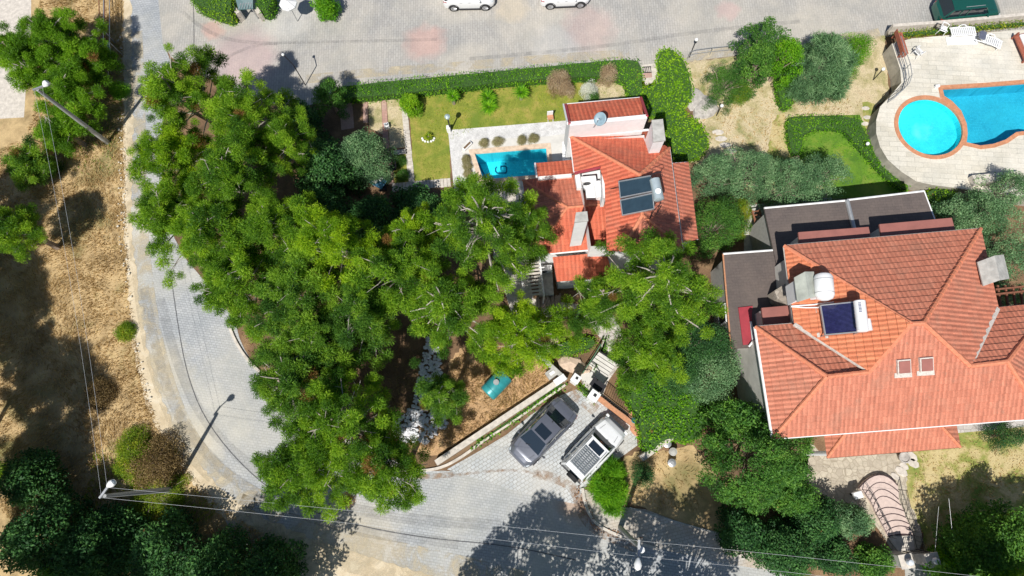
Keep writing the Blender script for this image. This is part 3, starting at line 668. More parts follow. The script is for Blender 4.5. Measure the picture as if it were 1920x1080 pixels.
c = P(1608,928,.8); r = empty('mailbox_post', (c.x,c.y,0), 'white square box on a dark post at the top of the curved stairs', 'box', rz=R_(15))
MB().box((0,0,.35),(.1,.1,.7)).build('post', M['iron'], r); MB().box((0,0,.8),(.5,.38,.25)).build('case', M['white'], r, bevel=.03)
def pot(u, v, r_, label, m, plant=None):
    c = P(u,v,.3); o = empty('flower_pot', (c.x,c.y,0), label, 'flower pot', None, 0)
    MB().lathe((0,0,0), [(r_*.6,0),(r_*.95,.35),(r_*1.1,.4),(r_*1.1,.46),(r_*.85,.46),(r_*.85,.40),(.02,.38)], 16).build('pot', m, o, smooth=True)
    return o
pot(1694,858,.3,'round dark stone pot beside the porch roof', M['rockgrey'])
# ------------------------------------------------------------------ roofs
def clip(poly, a, lo, keep_above=True):
    """Sutherland-Hodgman against v = lo; poly of (u,v)"""
    out = []; n = len(poly); s = 1 if keep_above else -1
    for i in range(n):
        p, q = poly[i], poly[(i+1)%n]; dp, dq = s*(p[1]-lo), s*(q[1]-lo)
        if dp >= 0: out.append(p)
        if (dp >= 0) != (dq >= 0):
            t = dp/(dp-dq); out.append((p[0]+(q[0]-p[0])*t, p[1]+(q[1]-p[1])*t))
    return out
def roof_plane(pts, e0, e1, m, parent, name='roof', course=.38, lift=.045, under=True):
    """tiled slope through pts (coplanar), laid in courses parallel to the eave e0-e1; each course overlaps the one below"""
    pts = [Vector(p) for p in pts]; o = Vector(e0); U = (Vector(e1)-o).normalized()
    nrm = None
    for i in range(1, len(pts)-1):
        c = (pts[i]-pts[0]).cross(pts[i+1]-pts[0])
        if nrm is None or c.length > nrm.length: nrm = c
    nrm = nrm.normalized(); nrm = nrm if nrm.z > 0 else -nrm
    V = nrm.cross(U).normalized(); V = V if V.z > 0 else -V
    q = [((p-o).dot(U), (p-o).dot(V)) for p in pts]
    v0 = min(b for _, b in q); v1 = max(b for _, b in q)
    mb = MB(); mb.use_uv = True; k = math.floor(v0/course)
    n_ = 0
    while k*course < v1:
        a, b = k*course, (k+1)*course
        c = clip(clip(q, 0, a, True), 0, b, False)
        if len(c) >= 3:
            # lower edge lifted, upper edge tucked under
            tops = []
            for (x, y) in c:
                h = lift*(1-(y-a)/course)+.004
                tops.append(o + U*x + V*y + nrm*h)
            ar = sum(c[i][0]*c[(i+1)%len(c)][1]-c[(i+1)%len(c)][0]*c[i][1] for i in range(len(c)))
            sgn = 1 if (U.cross(V)).dot(nrm) > 0 else -1
            if ar*sgn < 0: c = c[::-1]; tops = tops[::-1]
            base = len(mb.v); mb.v += [tuple(t) for t in tops]; mb.f.append(tuple(range(base, base+len(c)))); mb.uv.append(c)
            low = [p for p in c if abs(p[1]-max(a,v0)) < 1e-4]
            if len(low) >= 2:
                x0, x1 = min(p[0] for p in low), max(p[0] for p in low); y = low[0][1]
                h = lift*(1-(y-a)/course)+.004
                vs = [o+U*x0+V*y-nrm*.02, o+U*x1+V*y-nrm*.02, o+U*x1+V*y+nrm*h, o+U*x0+V*y+nrm*h]
                base = len(mb.v); mb.v += [tuple(t) for t in vs]; mb.f.append((base,base+1,base+2,base+3)); mb.uv.append([(x0,y),(x1,y),(x1,y+.01),(x0,y+.01)])
        k += 1
    return mb.build(name, m, parent)
def ridge(parent, pts, m, r=.11, name='ridge_tiles', seg=.38):
    mb = MB()
    for a, b in zip(pts, pts[1:]):
        a, b = Vector(a), Vector(b); L = (b-a).length; n = max(1, int(L/seg)); d = (b-a)/n
        for i in range(n):
            p, q_ = a+d*i, a+d*(i+1.12 if i < n-1 else i+1)
            mb.tube([p+Vector((0,0,.02)), q_+Vector((0,0,.02))], [r*.84, r], 8)
    return mb.build(name, m, parent, smooth=True)
def zs(px, z): return [P(u,v,z) for u,v in px]
def walls(parent, top_pts, inset, z0, m, name='wall'):
    """outer walls under an eave loop, inset from it"""
    lp = offset_loop([Vector((p.x,p.y,0)) for p in top_pts], -inset); n = len(lp)
    mb = MB(); mb.add([Vector((p.x,p.y,z0)) for p in lp]+[Vector((lp[i].x,lp[i].y,top_pts[i].z-.02-inset*.2)) for i in range(n)],
        [(i,(i+1)%n,n+(i+1)%n,n+i) for i in range(n)])
    return mb.build(name, m, parent)
def gutter(parent, pts, m=None, r=.07):
    mb = MB(); [mb.tube([Vector(a)-Vector((0,0,.03)), Vector(b)-Vector((0,0,.03))], r, 8) for a, b in zip(pts, pts[1:])]
    return mb.build('gutter', m or M['white'], parent, smooth=True)
def window(parent, a, b, z0, z1, out, m=None, frame=None):
    """window in a wall between plan points a,b; out = outward normal"""
    a, b = Vector((a[0],a[1],0)), Vector((b[0],b[1],0)); n_ = Vector((out[0],out[1],0)).normalized(); w_ = (b-a).length
    rz = math.atan2((b-a).y,(b-a).x); c = (a+b)/2 + n_*.02
    f = MB(); t = .07
    for dx in (-1,1): f.box((c.x,c.y,(z0+z1)/2), (t,.08,z1-z0), rz) if False else f.box(c+(b-a).normalized()*dx*(w_/2)+Vector((0,0,(z0+z1)/2)), (t,.09,z1-z0), rz)
    for zz in (z0,z1): f.box(c+Vector((0,0,zz)), (w_+t,.10,t), rz)
    o = f.build('window', frame or M['white'], parent)
    MB().box(c-n_*.0+Vector((0,0,(z0+z1)/2)), (w_-.06,.03,z1-z0-.06), rz).build('pane', m or M['glass'], o)
    return o

# ================= small villa =================
vb = P(1165,350,0)
v1 = empty('villa', (vb.x,vb.y,0), 'small white villa with bright red tiled roofs between the pines and the ivy', 'house')
ZE = 5.2; ZR = 7.0
NW, N1, N2, N3, NE = P(1069,256,ZE), P(1216,243,ZE), P(1222,276,ZE), P(1246,273,ZE), P(1255,278,ZE)
SE, SW = P(1279,466,ZE), P(1084,468,ZE)
WT, WB = P(1078,330,ZE), P(1084,360,ZE)
A1, A2 = P(1199,328,ZR), P(1204,404,ZR)
def on(p3, u, v):
    p0, p1, p2 = [Vector(x) for x in p3]; return ray_plane(u, v, p0, (p1-p0).cross(p2-p0).normalized())
wp = (NW, A2, A1); SWp = on(wp,1165,472)
def on(p3, u, v):
    p0, p1, p2 = [Vector(x) for x in p3]; return ray_plane(u, v, p0, (p1-p0).cross(p2-p0).normalized())
# north slope with chimney notch
nN = (NW, NE, A1)
roof_plane([NW, on(nN,1216,243), on(nN,1222,276), on(nN,1246,273), NE, A1], NW, NE, M['tile_red'], v1)
roof_plane([NE, SE, A2, A1], NE, SE, M['tile'], v1)
roof_plane([SE, SWp, A2], SWp, SE, M['tile'], v1)
# west slope with the cut-out terrace
WS = P(1100,470,ZE); wp = (NW, A2, A1)
roof_plane([NW, on(wp,1077,322), on(wp,1125,315), on(wp,1134,345), on(wp,1136,410), on(wp,1138,470), SWp, A2, A1], NW, on(wp,1077,322), M['tile_red'], v1)
ridge(v1, [NW, A1], M['ridge']); ridge(v1, [NE, A1], M['ridge']); ridge(v1, [A1, A2], M['ridge']); ridge(v1, [SE, A2], M['ridge']); ridge(v1, [SWp, A2], M['ridge'])
lp = [NW, N1, N2, N3, NE, SE, P(1100,470,ZE)]
walls(v1, lp, .28, 0, M['white'])
gutter(v1, [NW, P(1216,243,ZE)]); gutter(v1, [NE, SE]); gutter(v1, [NW, on(wp,1077,322)])
MB().bar(on(wp,1078,325)+Vector((0,0,.02)), on(wp,1126,315)+Vector((0,0,.06)), .12, .12).build('flashing', M['crimson'], v1)
# terrace: white floor + parapet with ac unit
tz = 4.7
tp = [P(1078,328,tz), P(1126,318,tz), P(1130,372,tz), P(1100,370,tz), P(1098,352,tz), P(1082,352,tz)]
MB().hull([p-Vector((0,0,.4)) for p in tp], tp).build('terrace', M['white'], v1, bevel=.02)
b0, b1 = P(1131,325,6.0), P(1133,372,6.0)
MB().bar(b0-Vector((0,0,.6)), b1-Vector((0,0,.6)), .18, 1.3).build('parapet', M['white'], v1)
def acunit(c, rz, label, z):
    r = empty('air_conditioner', (c.x,c.y,z), label, 'air conditioner', None, rz)
    MB().box((0,0,.3),(.85,.34,.58)).build('case', M['whiteplastic'], r, bevel=.02)
    MB().tube([(-.1,-.175,.3),(-.1,-.19,.3)], .22, 16).build('fan_grille', M['iron'], r)
    return r
q = P(1102,343,tz); acunit(q, R_(5), 'white outdoor air conditioner unit on the small villa roof terrace', tz+.004)
tk = MB().tube([P(1121,338,5.35)-Vector((0,0,.3)), P(1127,368,5.35)-Vector((0,0,.3))], .26, 14); tag(tk.build('water_tank', M['whiteplastic'], smooth=True), 'long white tank beside the air conditioner on the villa roof', 'tank')
# north block: pent roof with tall white rear wall
ZT = 6.5; ZN = 5.3
nb = [P(1060,197,ZN), P(1201,184,ZN), P(1212,219,ZT), P(1069,233,ZT)]
nb2 = [P(1061,197,ZN), P(1199,185,ZN)]
roof_plane([nb[0], nb[1], on((nb[0],nb[1],nb[3]),1207,220), nb[3]], nb[0], nb[1], M['tile_red'], v1)
bw = [P(1068,232,ZT+.1), P(1213,218,ZT+.1)]
d_ = (bw[1]-bw[0]).normalized(); n2_ = Vector((-d_.y,d_.x,0))
MB().add([Vector((*(bw[0]+n2_*.12).xy,0)),Vector((*(bw[1]+n2_*.12).xy,0)),Vector((*(bw[1]-n2_*.12).xy,0)),Vector((*(bw[0]-n2_*.12).xy,0)),
          bw[0]+n2_*.12, bw[1]+n2_*.12, bw[1]-n2_*.12, bw[0]-n2_*.12], [(0,1,2,3),(4,5,6,7),(0,1,5,4),(1,2,6,5),(2,3,7,6),(3,0,4,7)]).build('gable_wall', M['white'], v1)
ov = [nb[0], nb[1], bw[1], bw[0]]
lo = offset_loop([Vector((p.x,p.y,0)) for p in ov], -.15)
MB().add([Vector((p.x,p.y,0)) for p in lo]+[Vector((lo[i].x,lo[i].y,ov[i].z-.08)) for i in range(4)], [(i,(i+1)%4,4+(i+1)%4,4+i) for i in range(4)]).build('wall', M['white'], v1)
for a, b in ((nb[0],bw[0]),(nb[1],bw[1])): MB().bar(a+Vector((0,0,.06)), b+Vector((0,0,.0)), .14, .12).build('verge_trim', M['crimson'], v1)
MB().bar(nb[0]+Vector((-.12,0,.05)), bw[0]+Vector((-.12,0,.03)), .08, .14).build('verge_board', M['white'], v1)
gutter(v1, [nb[0]+Vector((-.1,.05,0)), nb[1]+Vector((.05,.05,0))], r=.055)
# chimneys
def chimney(parent, px, z0, z1, cap, m=None, cover=True):
    t = [P(u,v,z1) for u,v in px]; c = sum(t, Vector())/len(t)
    b = [Vector((c.x+(p.x-c.x)*.92, c.y+(p.y-c.y)*.92, z0)) for p in t]; t2 = [Vector((c.x+(p.x-c.x)*.92, c.y+(p.y-c.y)*.92, z1-.1)) for p in t]
    o = MB().hull(b, t2).build('chimney', m or M['white'], parent)
    MB().hull([p-Vector((0,0,.1)) for p in t], t).build('chimney_cap', cap, o)
    return o
chimney(v1, [(1222,225),(1243,223),(1248,263),(1225,266)], 4.0, 7.2, M['concrete'])
chimney(v1, [(1080,398),(1101,396),(1103,414),(1077,417)], 4.0, 8.0, M['concrete'])
# east annex lean-to
EA = [P(1261,306,4.6), P(1290,304,3.9), P(1308,449,3.9), P(1281,454,4.6)]
roof_plane(EA, EA[1], EA[2], M['tile'], v1); gutter(v1, [EA[1], EA[2]], r=.05); gutter(v1, [EA[0], EA[1]], r=.04)
lo = offset_loop([Vector((p.x,p.y,0)) for p in EA], -.2)
MB().add([Vector((p.x,p.y,0)) for p in lo]+[Vector((lo[i].x,lo[i].y,EA[i].z-.12)) for i in range(4)], [(i,(i+1)%4,4+(i+1)%4,4+i) for i in range(4)]).build('wall', M['white'], v1)
# west wing, hipped
ZW = 3.6; ZWR = 4.5
wN0, wN1 = P(980,338,ZW), P(1092,327,ZW); wS0, wS1 = P(1000,478,ZW), P(1140,465,ZW)
h1, h2 = P(1064,389,ZWR), P(1140,383,ZWR)
roof_plane([wN0, P(1140,322,ZW), h2, h1], wN0, P(1140,322,ZW), M['tile'], v1)
roof_plane([wS0, P(1145,464,ZW), h2, h1], wS0, P(1145,464,ZW), M['tile_red'], v1)
roof_plane([wN0, wS0, h1], wN0, wS0, M['tile_pink'], v1)
ridge(v1, [wN0, h1], M['ridge'], .09); ridge(v1, [wS0, h1], M['ridge'], .09); ridge(v1, [h1, h2], M['ridge'], .09)
gutter(v1, [wS0, P(1140,465,ZW)], r=.07); gutter(v1, [wN0, wS0], r=.05)
# fill the gap between wing and main roof: white wall strip is part of the main walls
walls(v1, [wN0, P(1140,322,ZW), P(1145,464,ZW), wS0], .25, 0, M['white'])
s0 = [P(1003,307,4.0), P(1072,301,4.0), P(1078,326,4.5), P(1006,332,4.5)]
roof_plane([s0[0], s0[1], on((s0[0],s0[1],s0[3]),1078,326), s0[3]], s0[0], s0[1], M['tile_red'], v1)
MB().hull([Vector((p.x,p.y,0)) for p in offset_loop([Vector((q.x,q.y,0)) for q in s0],-.12)], [Vector((p.x,p.y,3.85)) for p in offset_loop([Vector((q.x,q.y,0)) for q in s0],-.12)]).build('wall', M['white'], v1)
MB().bar(s0[0]+Vector((0,0,.03)), s0[3]+Vector((0,0,.03)), .1, .14).build('verge_board', M['white'], v1)
# south porch roof
sp = [P(1036,482,3.2), P(1136,473,3.2), P(1150,520,2.6), P(1044,528,2.6)]
roof_plane([sp[0], sp[1], on((sp[2],sp[3],sp[0]),1136,473) if False else sp[1], sp[2], sp[3]], sp[3], sp[2], M['tile_red'], v1)
MB().hull([Vector((p.x,p.y,0)) for p in offset_loop([Vector((q.x,q.y,0)) for q in sp],-.2)], [Vector((p.x,p.y,2.5)) for p in offset_loop([Vector((q.x,q.y,0)) for q in sp],-.2)]).build('wall', M['white'], v1)
# windows of the walls that face the camera
def wwin(root, a, b, t0, t1, z0, z1, out, m=None):
    A, B = Vector(a), Vector(b); window(root, A+(B-A)*t0, A+(B-A)*t1, z0, z1, out, m)
ws = offset_loop([Vector((p.x,p.y,0)) for p in lp], -.28)
wwin(v1, ws[0], ws[-1], .08, .18, 3.2, 4.4, (-1,0)); wwin(v1, ws[4], ws[5], .3, .42, 1.0, 2.4, (1,0)); wwin(v1, ws[4], ws[5], .6, .72, 1.0, 2.4, (1,0))
# spiral stair / balusters on the west side
mb = MB()
for k in range(9):
    p = P(1062,268+k*5,1.0+.25*k); mb.box((p.x,p.y,p.z), (.5,.2,.05), R_(4))
mb.build('outside_stair', M['white'], v1)
# satellite dish
def dish():
    c = P(1126,223,7.0); b = Vector((c.x-.35, c.y-.25, 6.5))
    r = empty('satellite_dish', tuple(b), 'blue-grey satellite dish on the white upper wall of the small villa', 'satellite dish')
    n_ = 22; vs = []; ax = (Vector((-.45,-.45,.75))).normalized(); q = ax.to_track_quat('Z','Y').to_matrix()
    rr = [0.001,.14,.26,.36]; hh = [0,.012,.036,.075]
    for a_, h_ in zip(rr, hh):
        for k in range(n_): t = 2*math.pi*k/n_; vs.append(c + q @ Vector((a_*math.cos(t), a_*1.08*math.sin(t), h_)))
    fs = [(i*n_+k, i*n_+(k+1)%n_, (i+1)*n_+(k+1)%n_, (i+1)*n_+k) for i in range(3) for k in range(n_)]
    o = MB().add(vs, fs).build('reflector', plain('dish_grey', (.22,.32,.38), .5, var=.1), r, smooth=True)
    md = o.modifiers.new('s','SOLIDIFY'); md.thickness = .02
    MB().tube([c, (c+b)/2+Vector((-.05,0,0)), b], .03, 6).build('mount', M['steel'], r)
    MB().tube([c-ax*.02+q@Vector((0,-.35,.07)), c+ax*.38], .012, 6).build('feed_arm', M['steel'], r)
    MB().ball(c+ax*.38, .045, 6).build('receiver', M['whiteplastic'], r)
dish()
# solar water heater on the small villa
def solar1():
    z = 7.4
    c = P(1190,365,z); r = empty('solar_water_heater', (c.x,c.y,z-1), 'solar water heater with two dark flat panels and a silver tank on the small villa', 'solar heater')
    pm = plain('solar_panel_face', (.035,.065,.09), .18, .2, var=.15, scale=3, coat=.6)
    P1 = [(1160,341,6.8),(1220,330,7.6),(1223,359,7.6),(1163,371,6.8)]; P2 = [(1163,376,6.8),(1223,363,7.6),(1226,392,7.6),(1167,404,6.8)]
    for q in (P1, P2):
        t = [P(*x) for x in q]; o = MB().hull([p-Vector((0,0,.09)) for p in t], t).build('solar_panel', pm, r)
        f = MB(); [f.bar(t[i], t[(i+1)%4], .05, .12) for i in range(4)]; f.build('panel_frame', M['steel'], o)
    a, b = P(1227,335,7.8), P(1236,376,7.8); ln = (b-a)
    tank = MB().tube([a-ln*.0, a+ln*.04, a+ln*.96, b], [.16,.27,.27,.16], 18); o = tank.build('tank', plain('silver_tank', (.46,.54,.57), .35, .3, var=.08), r, smooth=True)
    MB().tube([P(1234,358,8.05), P(1234,358,8.12)], .14, 14).build('tank_cap', M['whiteplastic'], o)
    f = MB()
    for u, v in ((1222,329),(1240,327),(1240,385),(1226,395)): f.tube([P(u,v,7.9), Vector((P(u,v,7.9).x, P(u,v,7.9).y, 6.2))], .025, 6)
    f.tube([P(1220,327,8.3), P(1240,322,8.3), P(1243,330,8.3)], .02, 6)
    f.tube([P(1226,395,7.8), P(1240,380,7.8)], .02, 6); f.tube([P(1128,357,5.6), P(1160,352,6.9)], .02, 6)
    f.build('stand', M['iron'], r)
solar1()
# paved back yard with slatted pergola roof
ground_sheet('yard_paving', [(930,350),(985,345),(985,480),(1000,560),(1120,575),(1100,600),(960,590),(925,480)], M['paleconcrete'], 8)
mb = MB()
pg = empty('slatted_canopy', P(990,500), 'pale slatted canopy over the yard at the west side of the villa', 'canopy')
for k in range(14):
    a, b = P(972+k*.8,470+k*6.5,2.6), P(1008+k*.8,466+k*6.5,2.6); mb.bar(a, b, .12, .05)
mb.build('slats', M['paleconcrete'], pg)
mb = MB(); [mb.bar(P(u0,v0,2.5), P(u1,v1_,2.5), .12, .14) for u0,v0,u1,v1_ in ((972,468,984,560),(1008,464,1020,556))]; mb.build('beams', M['white'], pg)
for u, v in ((972,468),(984,558),(1009,466),(1020,554)):
    q = P(u,v,2.4); MB().tube([q, (q.x,q.y,0)], .05, 6).build('post', M['white'], pg)
acunit(P(1022,502,1.3), R_(3), 'white outdoor air conditioner unit on the shaded ledge below the villa', .7)
lg = MB().box(P(1022,515,.35), (.9,2.8,.7), R_(3)); tag(lg.build('ledge', M['concrete'], bevel=.02), 'grey concrete ledge carrying the shaded air conditioner', 'ledge')
wp_ = empty('firewood_stack', P(1030,578,.3), 'stack of cut brown firewood near the yard', 'firewood')
mb = MB()
for k in range(26):
    a = P(1009+ (k%13)*3.3, 580-(k%13)*.8+random.uniform(-2,2), .2+.22*(k//13)); mb.tube([a, a+Vector((random.uniform(-.1,.1),random.uniform(.5,.8),.03))], random.uniform(.06,.1), 7)
mb.build('logs', M['bark'], wp_)

# ================= large villa =================
vb = P(1690,640,0)
v2 = empty('villa', (vb.x,vb.y,0), 'large villa with a weathered orange hipped roof, two small skylights and brown flat side roofs', 'house')
ZE = 5.6; ZA = 8.4
SWc, SEc = P(1449,822,ZE), P(1955,783,ZE); AP1, AP2 = P(1708,607,ZA), P(1730,606,ZA)
sp3 = (SWc, SEc, AP1)
rW, rE = on(sp3,1550,706), on(sp3,1888,678)
rW2, rE2 = on(sp3,1629,697), on(sp3,1818,686)
AP2 = on(sp3,1731,606)
roof_plane([SWc, SEc, rE, rE2, AP2, AP1, rW2, rW], SWc, SEc, M['tile_pink'], v2)
wNW, wIn = P(1416,613,ZE), P(1489,607,ZE)
roof_plane([wNW, SWc, rW], wNW, SWc, M['tile_pink'], v2)
roof_plane([wNW, P(1492,607,ZE), on((wNW,wIn,rW),1626,697), rW2, rW], wNW, wIn, M['tile_pink'], v2)
mNW, mNE = P(1470,461,5.9), P(1838,429,5.9)
roof_plane([mNW, mNE, AP2, AP1], mNW, mNE, M['tile_pink'], v2)
roof_plane([mNW, P(1489,607,5.9), rW2, AP1], mNW, P(1489,607,5.9), M['tile_orange'], v2)
roof_plane([mNE, P(1871,577,5.9), rE2, AP2], mNE, P(1871,577,5.9), M['tile_pink'], v2)
eN0, eN1 = P(1871,577,ZE), P(1975,567,ZE)
roof_plane([eN0, eN1, rE, rE2], eN0, eN1, M['tile_pink'], v2)
roof_plane([eN1, SEc, rE], eN1, SEc, M['tile_pink'], v2)
for pr_ in ([mNW,AP1],[mNE,AP2],[AP1,rW2],[AP2,rE2],[rW2,rW],[rE2,rE],[wNW,rW],[SWc,rW],[rE,eN1],[rE,SEc],[AP1,AP2]): ridge(v2, pr_, M['ridge'], .13)
for a_, b_ in ((P(1489,608,5.95), rW2), (P(1871,578,5.95), rE2)): MB().bar(a_, b_+Vector((0,0,.03)), .2, .09).build('valley_flashing', M['mortar'], v2)
gutter(v2, [SWc, SEc]); gutter(v2, [wNW, SWc], r=.09); gutter(v2, [mNW, mNE], M['mortar']); gutter(v2, [wNW, wIn], M['mortar']); gutter(v2, [mNW, wIn], M['mortar'], .06); gutter(v2, [mNE, eN0], M['mortar'], .05); gutter(v2, [eN0, eN1], M['mortar'], .05)
walls(v2, [wNW, P(1480,608,ZE), mNW, mNE, P(1871,577,ZE), eN1, SEc, SWc], .45, 0, M['cream'])
# skylights
for (u, v) in ((1692,686),(1734,682)):
    q = [on(sp3,u-13,v-13), on(sp3,u+12,v-15), on(sp3,u+13,v+12), on(sp3,u-12,v+14)]; n3 = (q[1]-q[0]).cross(q[3]-q[0]).normalized(); n3 = n3 if n3.z > 0 else -n3
    o = MB().hull([p-n3*.05 for p in q], [p+n3*.17 for p in q]).build('skylight', M['mortar'], v2)
    q2 = [sum(q,Vector())/4+(p-sum(q,Vector())/4)*.82 for p in q]
    MB().hull([p+n3*.10 for p in q2], [p+n3*.21 for p in q2]).build('skylight_cover', M['brownsheet'], o)
    ap = [on(sp3,u-16,v+13),on(sp3,u+16,v+11),on(sp3,u+17,v+20),on(sp3,u-16,v+22)]
    MB().hull([p for p in ap], [p+n3*.07 for p in ap]).build('mortar_apron', M['mortar'], o)
# porch roof south
pz = 3.6
pp = [P(1546,812,pz+.7), P(1792,797,pz+.7), P(1800,838,pz-.1), P(1551,858,pz-.1)]
p5 = on((pp[2],pp[3],pp[0]),1590,806); p6 = on((pp[2],pp[3],pp[0]),1762,796)
roof_plane([pp[3], pp[2], p6, p5], pp[3], pp[2], M['tile_pink'], v2)
roof_plane([pp[3], p5, P(1545,812,pz-.1)], P(1545,812,pz-.1), pp[3], M['tile_pink'], v2); roof_plane([pp[2], p6, P(1792,797,pz-.1)], pp[2], P(1792,797,pz-.1), M['tile_pink'], v2)
ridge(v2, [pp[3], p5], M['ridge'], .09); ridge(v2, [pp[2], p6], M['ridge'], .09); gutter(v2, [pp[3], pp[2]], M['rust'], .05)
for u, v in ((1560,850),(1680,842),(1792,832)):
    q = P(u,v,pz-.25); MB().tube([q, (q.x,q.y,0)], .13, 10).build('porch_column', M['white'], v2)
# flat brown roofs on the north and west
M['shingle'] = paver_mat('brown_shingles', (.105,.085,.08), (.125,.10,.092), (.075,.06,.055), .33, .17, R_(-3), (.15,.12,.105), .3, .01)
def flat(px, z, z0, m, name='flat_roof', wall=None, edge=True, th=.15, wm=None):
    t = [P(u,v,z) for u,v in px]; o = MB().hull([p-Vector((0,0,th)) for p in t], t).build(name, m, v2)
    if wall: lo = offset_loop(t, -.18); MB().add([Vector((p.x,p.y,z0)) for p in lo]+[Vector((p.x,p.y,z-th)) for p in lo], [(i,(i+1)%len(t),len(t)+(i+1)%len(t),len(t)+i) for i in range(len(t))]).build('wall', wm or plain('grey_side_wall', (.40,.39,.37), .9, var=.15), v2)
    return t
t1 = flat([(1433,390),(1586,376),(1600,435),(1500,560),(1470,560)], 3.4, 0, M['shingle'], wall=1)
t2 = flat([(1589,375),(1733,358),(1760,430),(1600,440)], 3.5, 0, M['shingle'], wall=1)
t3 = flat([(1356,476),(1449,469),(1490,560),(1490,625),(1432,650),(1371,654)], 3.3, 0, M['shingle'], wall=1)
gutter(v2, [t1[0], t1[1]]); gutter(v2, [t2[0], t2[1]]); gutter(v2, [t3[0], t3[1]]); gutter(v2, [t3[5], t3[0]], M['terracotta'], .05); gutter(v2, [t1[1]+Vector((.05,0,.06)), P(1603,434,3.5)], M['steel'], .13); gutter(v2, [t2[1], t2[2]], r=.05)
ws3 = offset_loop(t3, -.18); a, b = ws3[5], ws3[0]; dn = Vector(((b-a).y,-(b-a).x,0)).normalized(); dn = dn if dn.x < 0 else -dn
window(v2, a+(b-a)*.30, a+(b-a)*.5, 1.0, 2.4, dn)
# crimson sheet over a lightwell and white downpipe
cs = [P(1384,577,3.34), P(1411,574,3.34), P(1409,590,3.34), P(1411,645,3.34), P(1393,647,3.34)]
MB().hull([p-Vector((0,0,.03)) for p in cs], [p+Vector((0,0,.04)) for p in cs]).build('red_roof_sheet', M['crimson'], v2)
MB().tube([P(1408,603,3.6), P(1412,640,3.6), P(1404,650,3.5)], .06, 8).build('downpipe', M['white'], v2, smooth=True)
# bay roofs with red-brown caps
def bay(px, z, zb):
    t = [P(u,v,z) for u,v in px]; c = sum(t, Vector())/len(t)
    MB().hull([p-Vector((0,0,.14)) for p in t], t).build('bay_roof', M['brownsheet'], v2, bevel=.02)
    lo = [Vector((c.x+(p.x-c.x)*.86, c.y+(p.y-c.y)*.86, zb)) for p in t]; MB().hull(lo, [Vector((p.x,p.y,z-.14)) for p in lo]).build('bay_wall', M['cream'], v2)
bay([(1497,435),(1629,425),(1634,450),(1499,461)], 5.2, 3.2); bay([(1649,420),(1785,408),(1792,434),(1653,446)], 5.2, 3.3); bay([(1428,577),(1484,572),(1488,607),(1432,611)], 4.7, 3.0)
# stone wall wedge
sw = [P(1452,545,4.4), P(1472,532,4.6), P(1480,575,4.6), P(1458,560,4.4)]
M['rubble'] = flag_mat('rubble_stone', (.28,.24,.20), (.46,.41,.35), (.22,.19,.16)); M['rubble'].node_tree.nodes
MB().hull([Vector((p.x,p.y,0)) for p in sw], sw).build('stone_wall', M['rubble'], v2)
# chimneys: pitched grey slabs
def tentcap(px_l, px_r, ridge_px, z, zr, z0, rw, ow):
    pass
def slab_chimney(c4, ridge2, ze, zr, z0, m1):
    a, b, c, d = [P(u,v,ze) for u,v in c4]; r0, r1 = [P(u,v,zr) for u,v in ridge2]
    o = MB().hull([Vector((*(sum((a,b,c,d),Vector())/4 + (p-sum((a,b,c,d),Vector())/4)*.8).xy, z0)) for p in (a,b,c,d)], [Vector((*(sum((a,b,c,d),Vector())/4 + (p-sum((a,b,c,d),Vector())/4)*.8).xy, ze)) for p in (a,b,c,d)]).build('chimney', M['white'], v2)
    t = .07; up = Vector((0,0,t))
    MB().add([a,r0,r1,d,a+up,r0+up,r1+up,d+up,b,c,b+up,c+up], [(4,5,6,7),(0,3,2,1),(0,1,5,4),(3,7,6,2),(0,4,7,3),(5,10,11,6),(1,2,9,8),(1,8,10,5),(2,6,11,9),(8,9,11,10)]).build('chimney_cap', m1, o)
M['slab'] = plain('weathered_slab', (.40,.42,.37), .9, var=.3, scale=1.5, bmp=.2)
slab_chimney([(1488,521),(1525,510),(1530,556),(1494,567)], [(1508,510),(1516,560)], 7.15, 7.55, 5.8, M['slab'])
slab_chimney([(1831,492),(1880,478),(1891,523),(1842,537)], [(1863,480),(1873,526)], 6.5, 6.95, 3.0, M['concrete'])
# white tank
a, b = P(1543,513,7.45), P(1547,562,7.45); ln = b-a
tk = empty('water_tank', tuple((a+b)/2-Vector((0,0,1.0))), 'white ribbed cylindrical water tank beside the grey chimney on the large villa', 'tank')
o = MB().tube([a-ln*.02, a+ln*.05, a+ln*.16, a+ln*.84, a+ln*.95, b+ln*.02], [.18,.38,.46,.46,.38,.18], 22).build('body', M['whiteplastic'], tk, smooth=True)
for t_ in (.25,.75): MB().tube([a+ln*(t_-.008), a+ln*(t_+.008)], .472, 22).build('band', M['steel'], tk)
for t_ in (.2,.8): q = a+ln*t_; MB().box((q.x,q.y,q.z-.55), (.7,.1,.6), R_(5)).build('cradle', M['white'], tk)
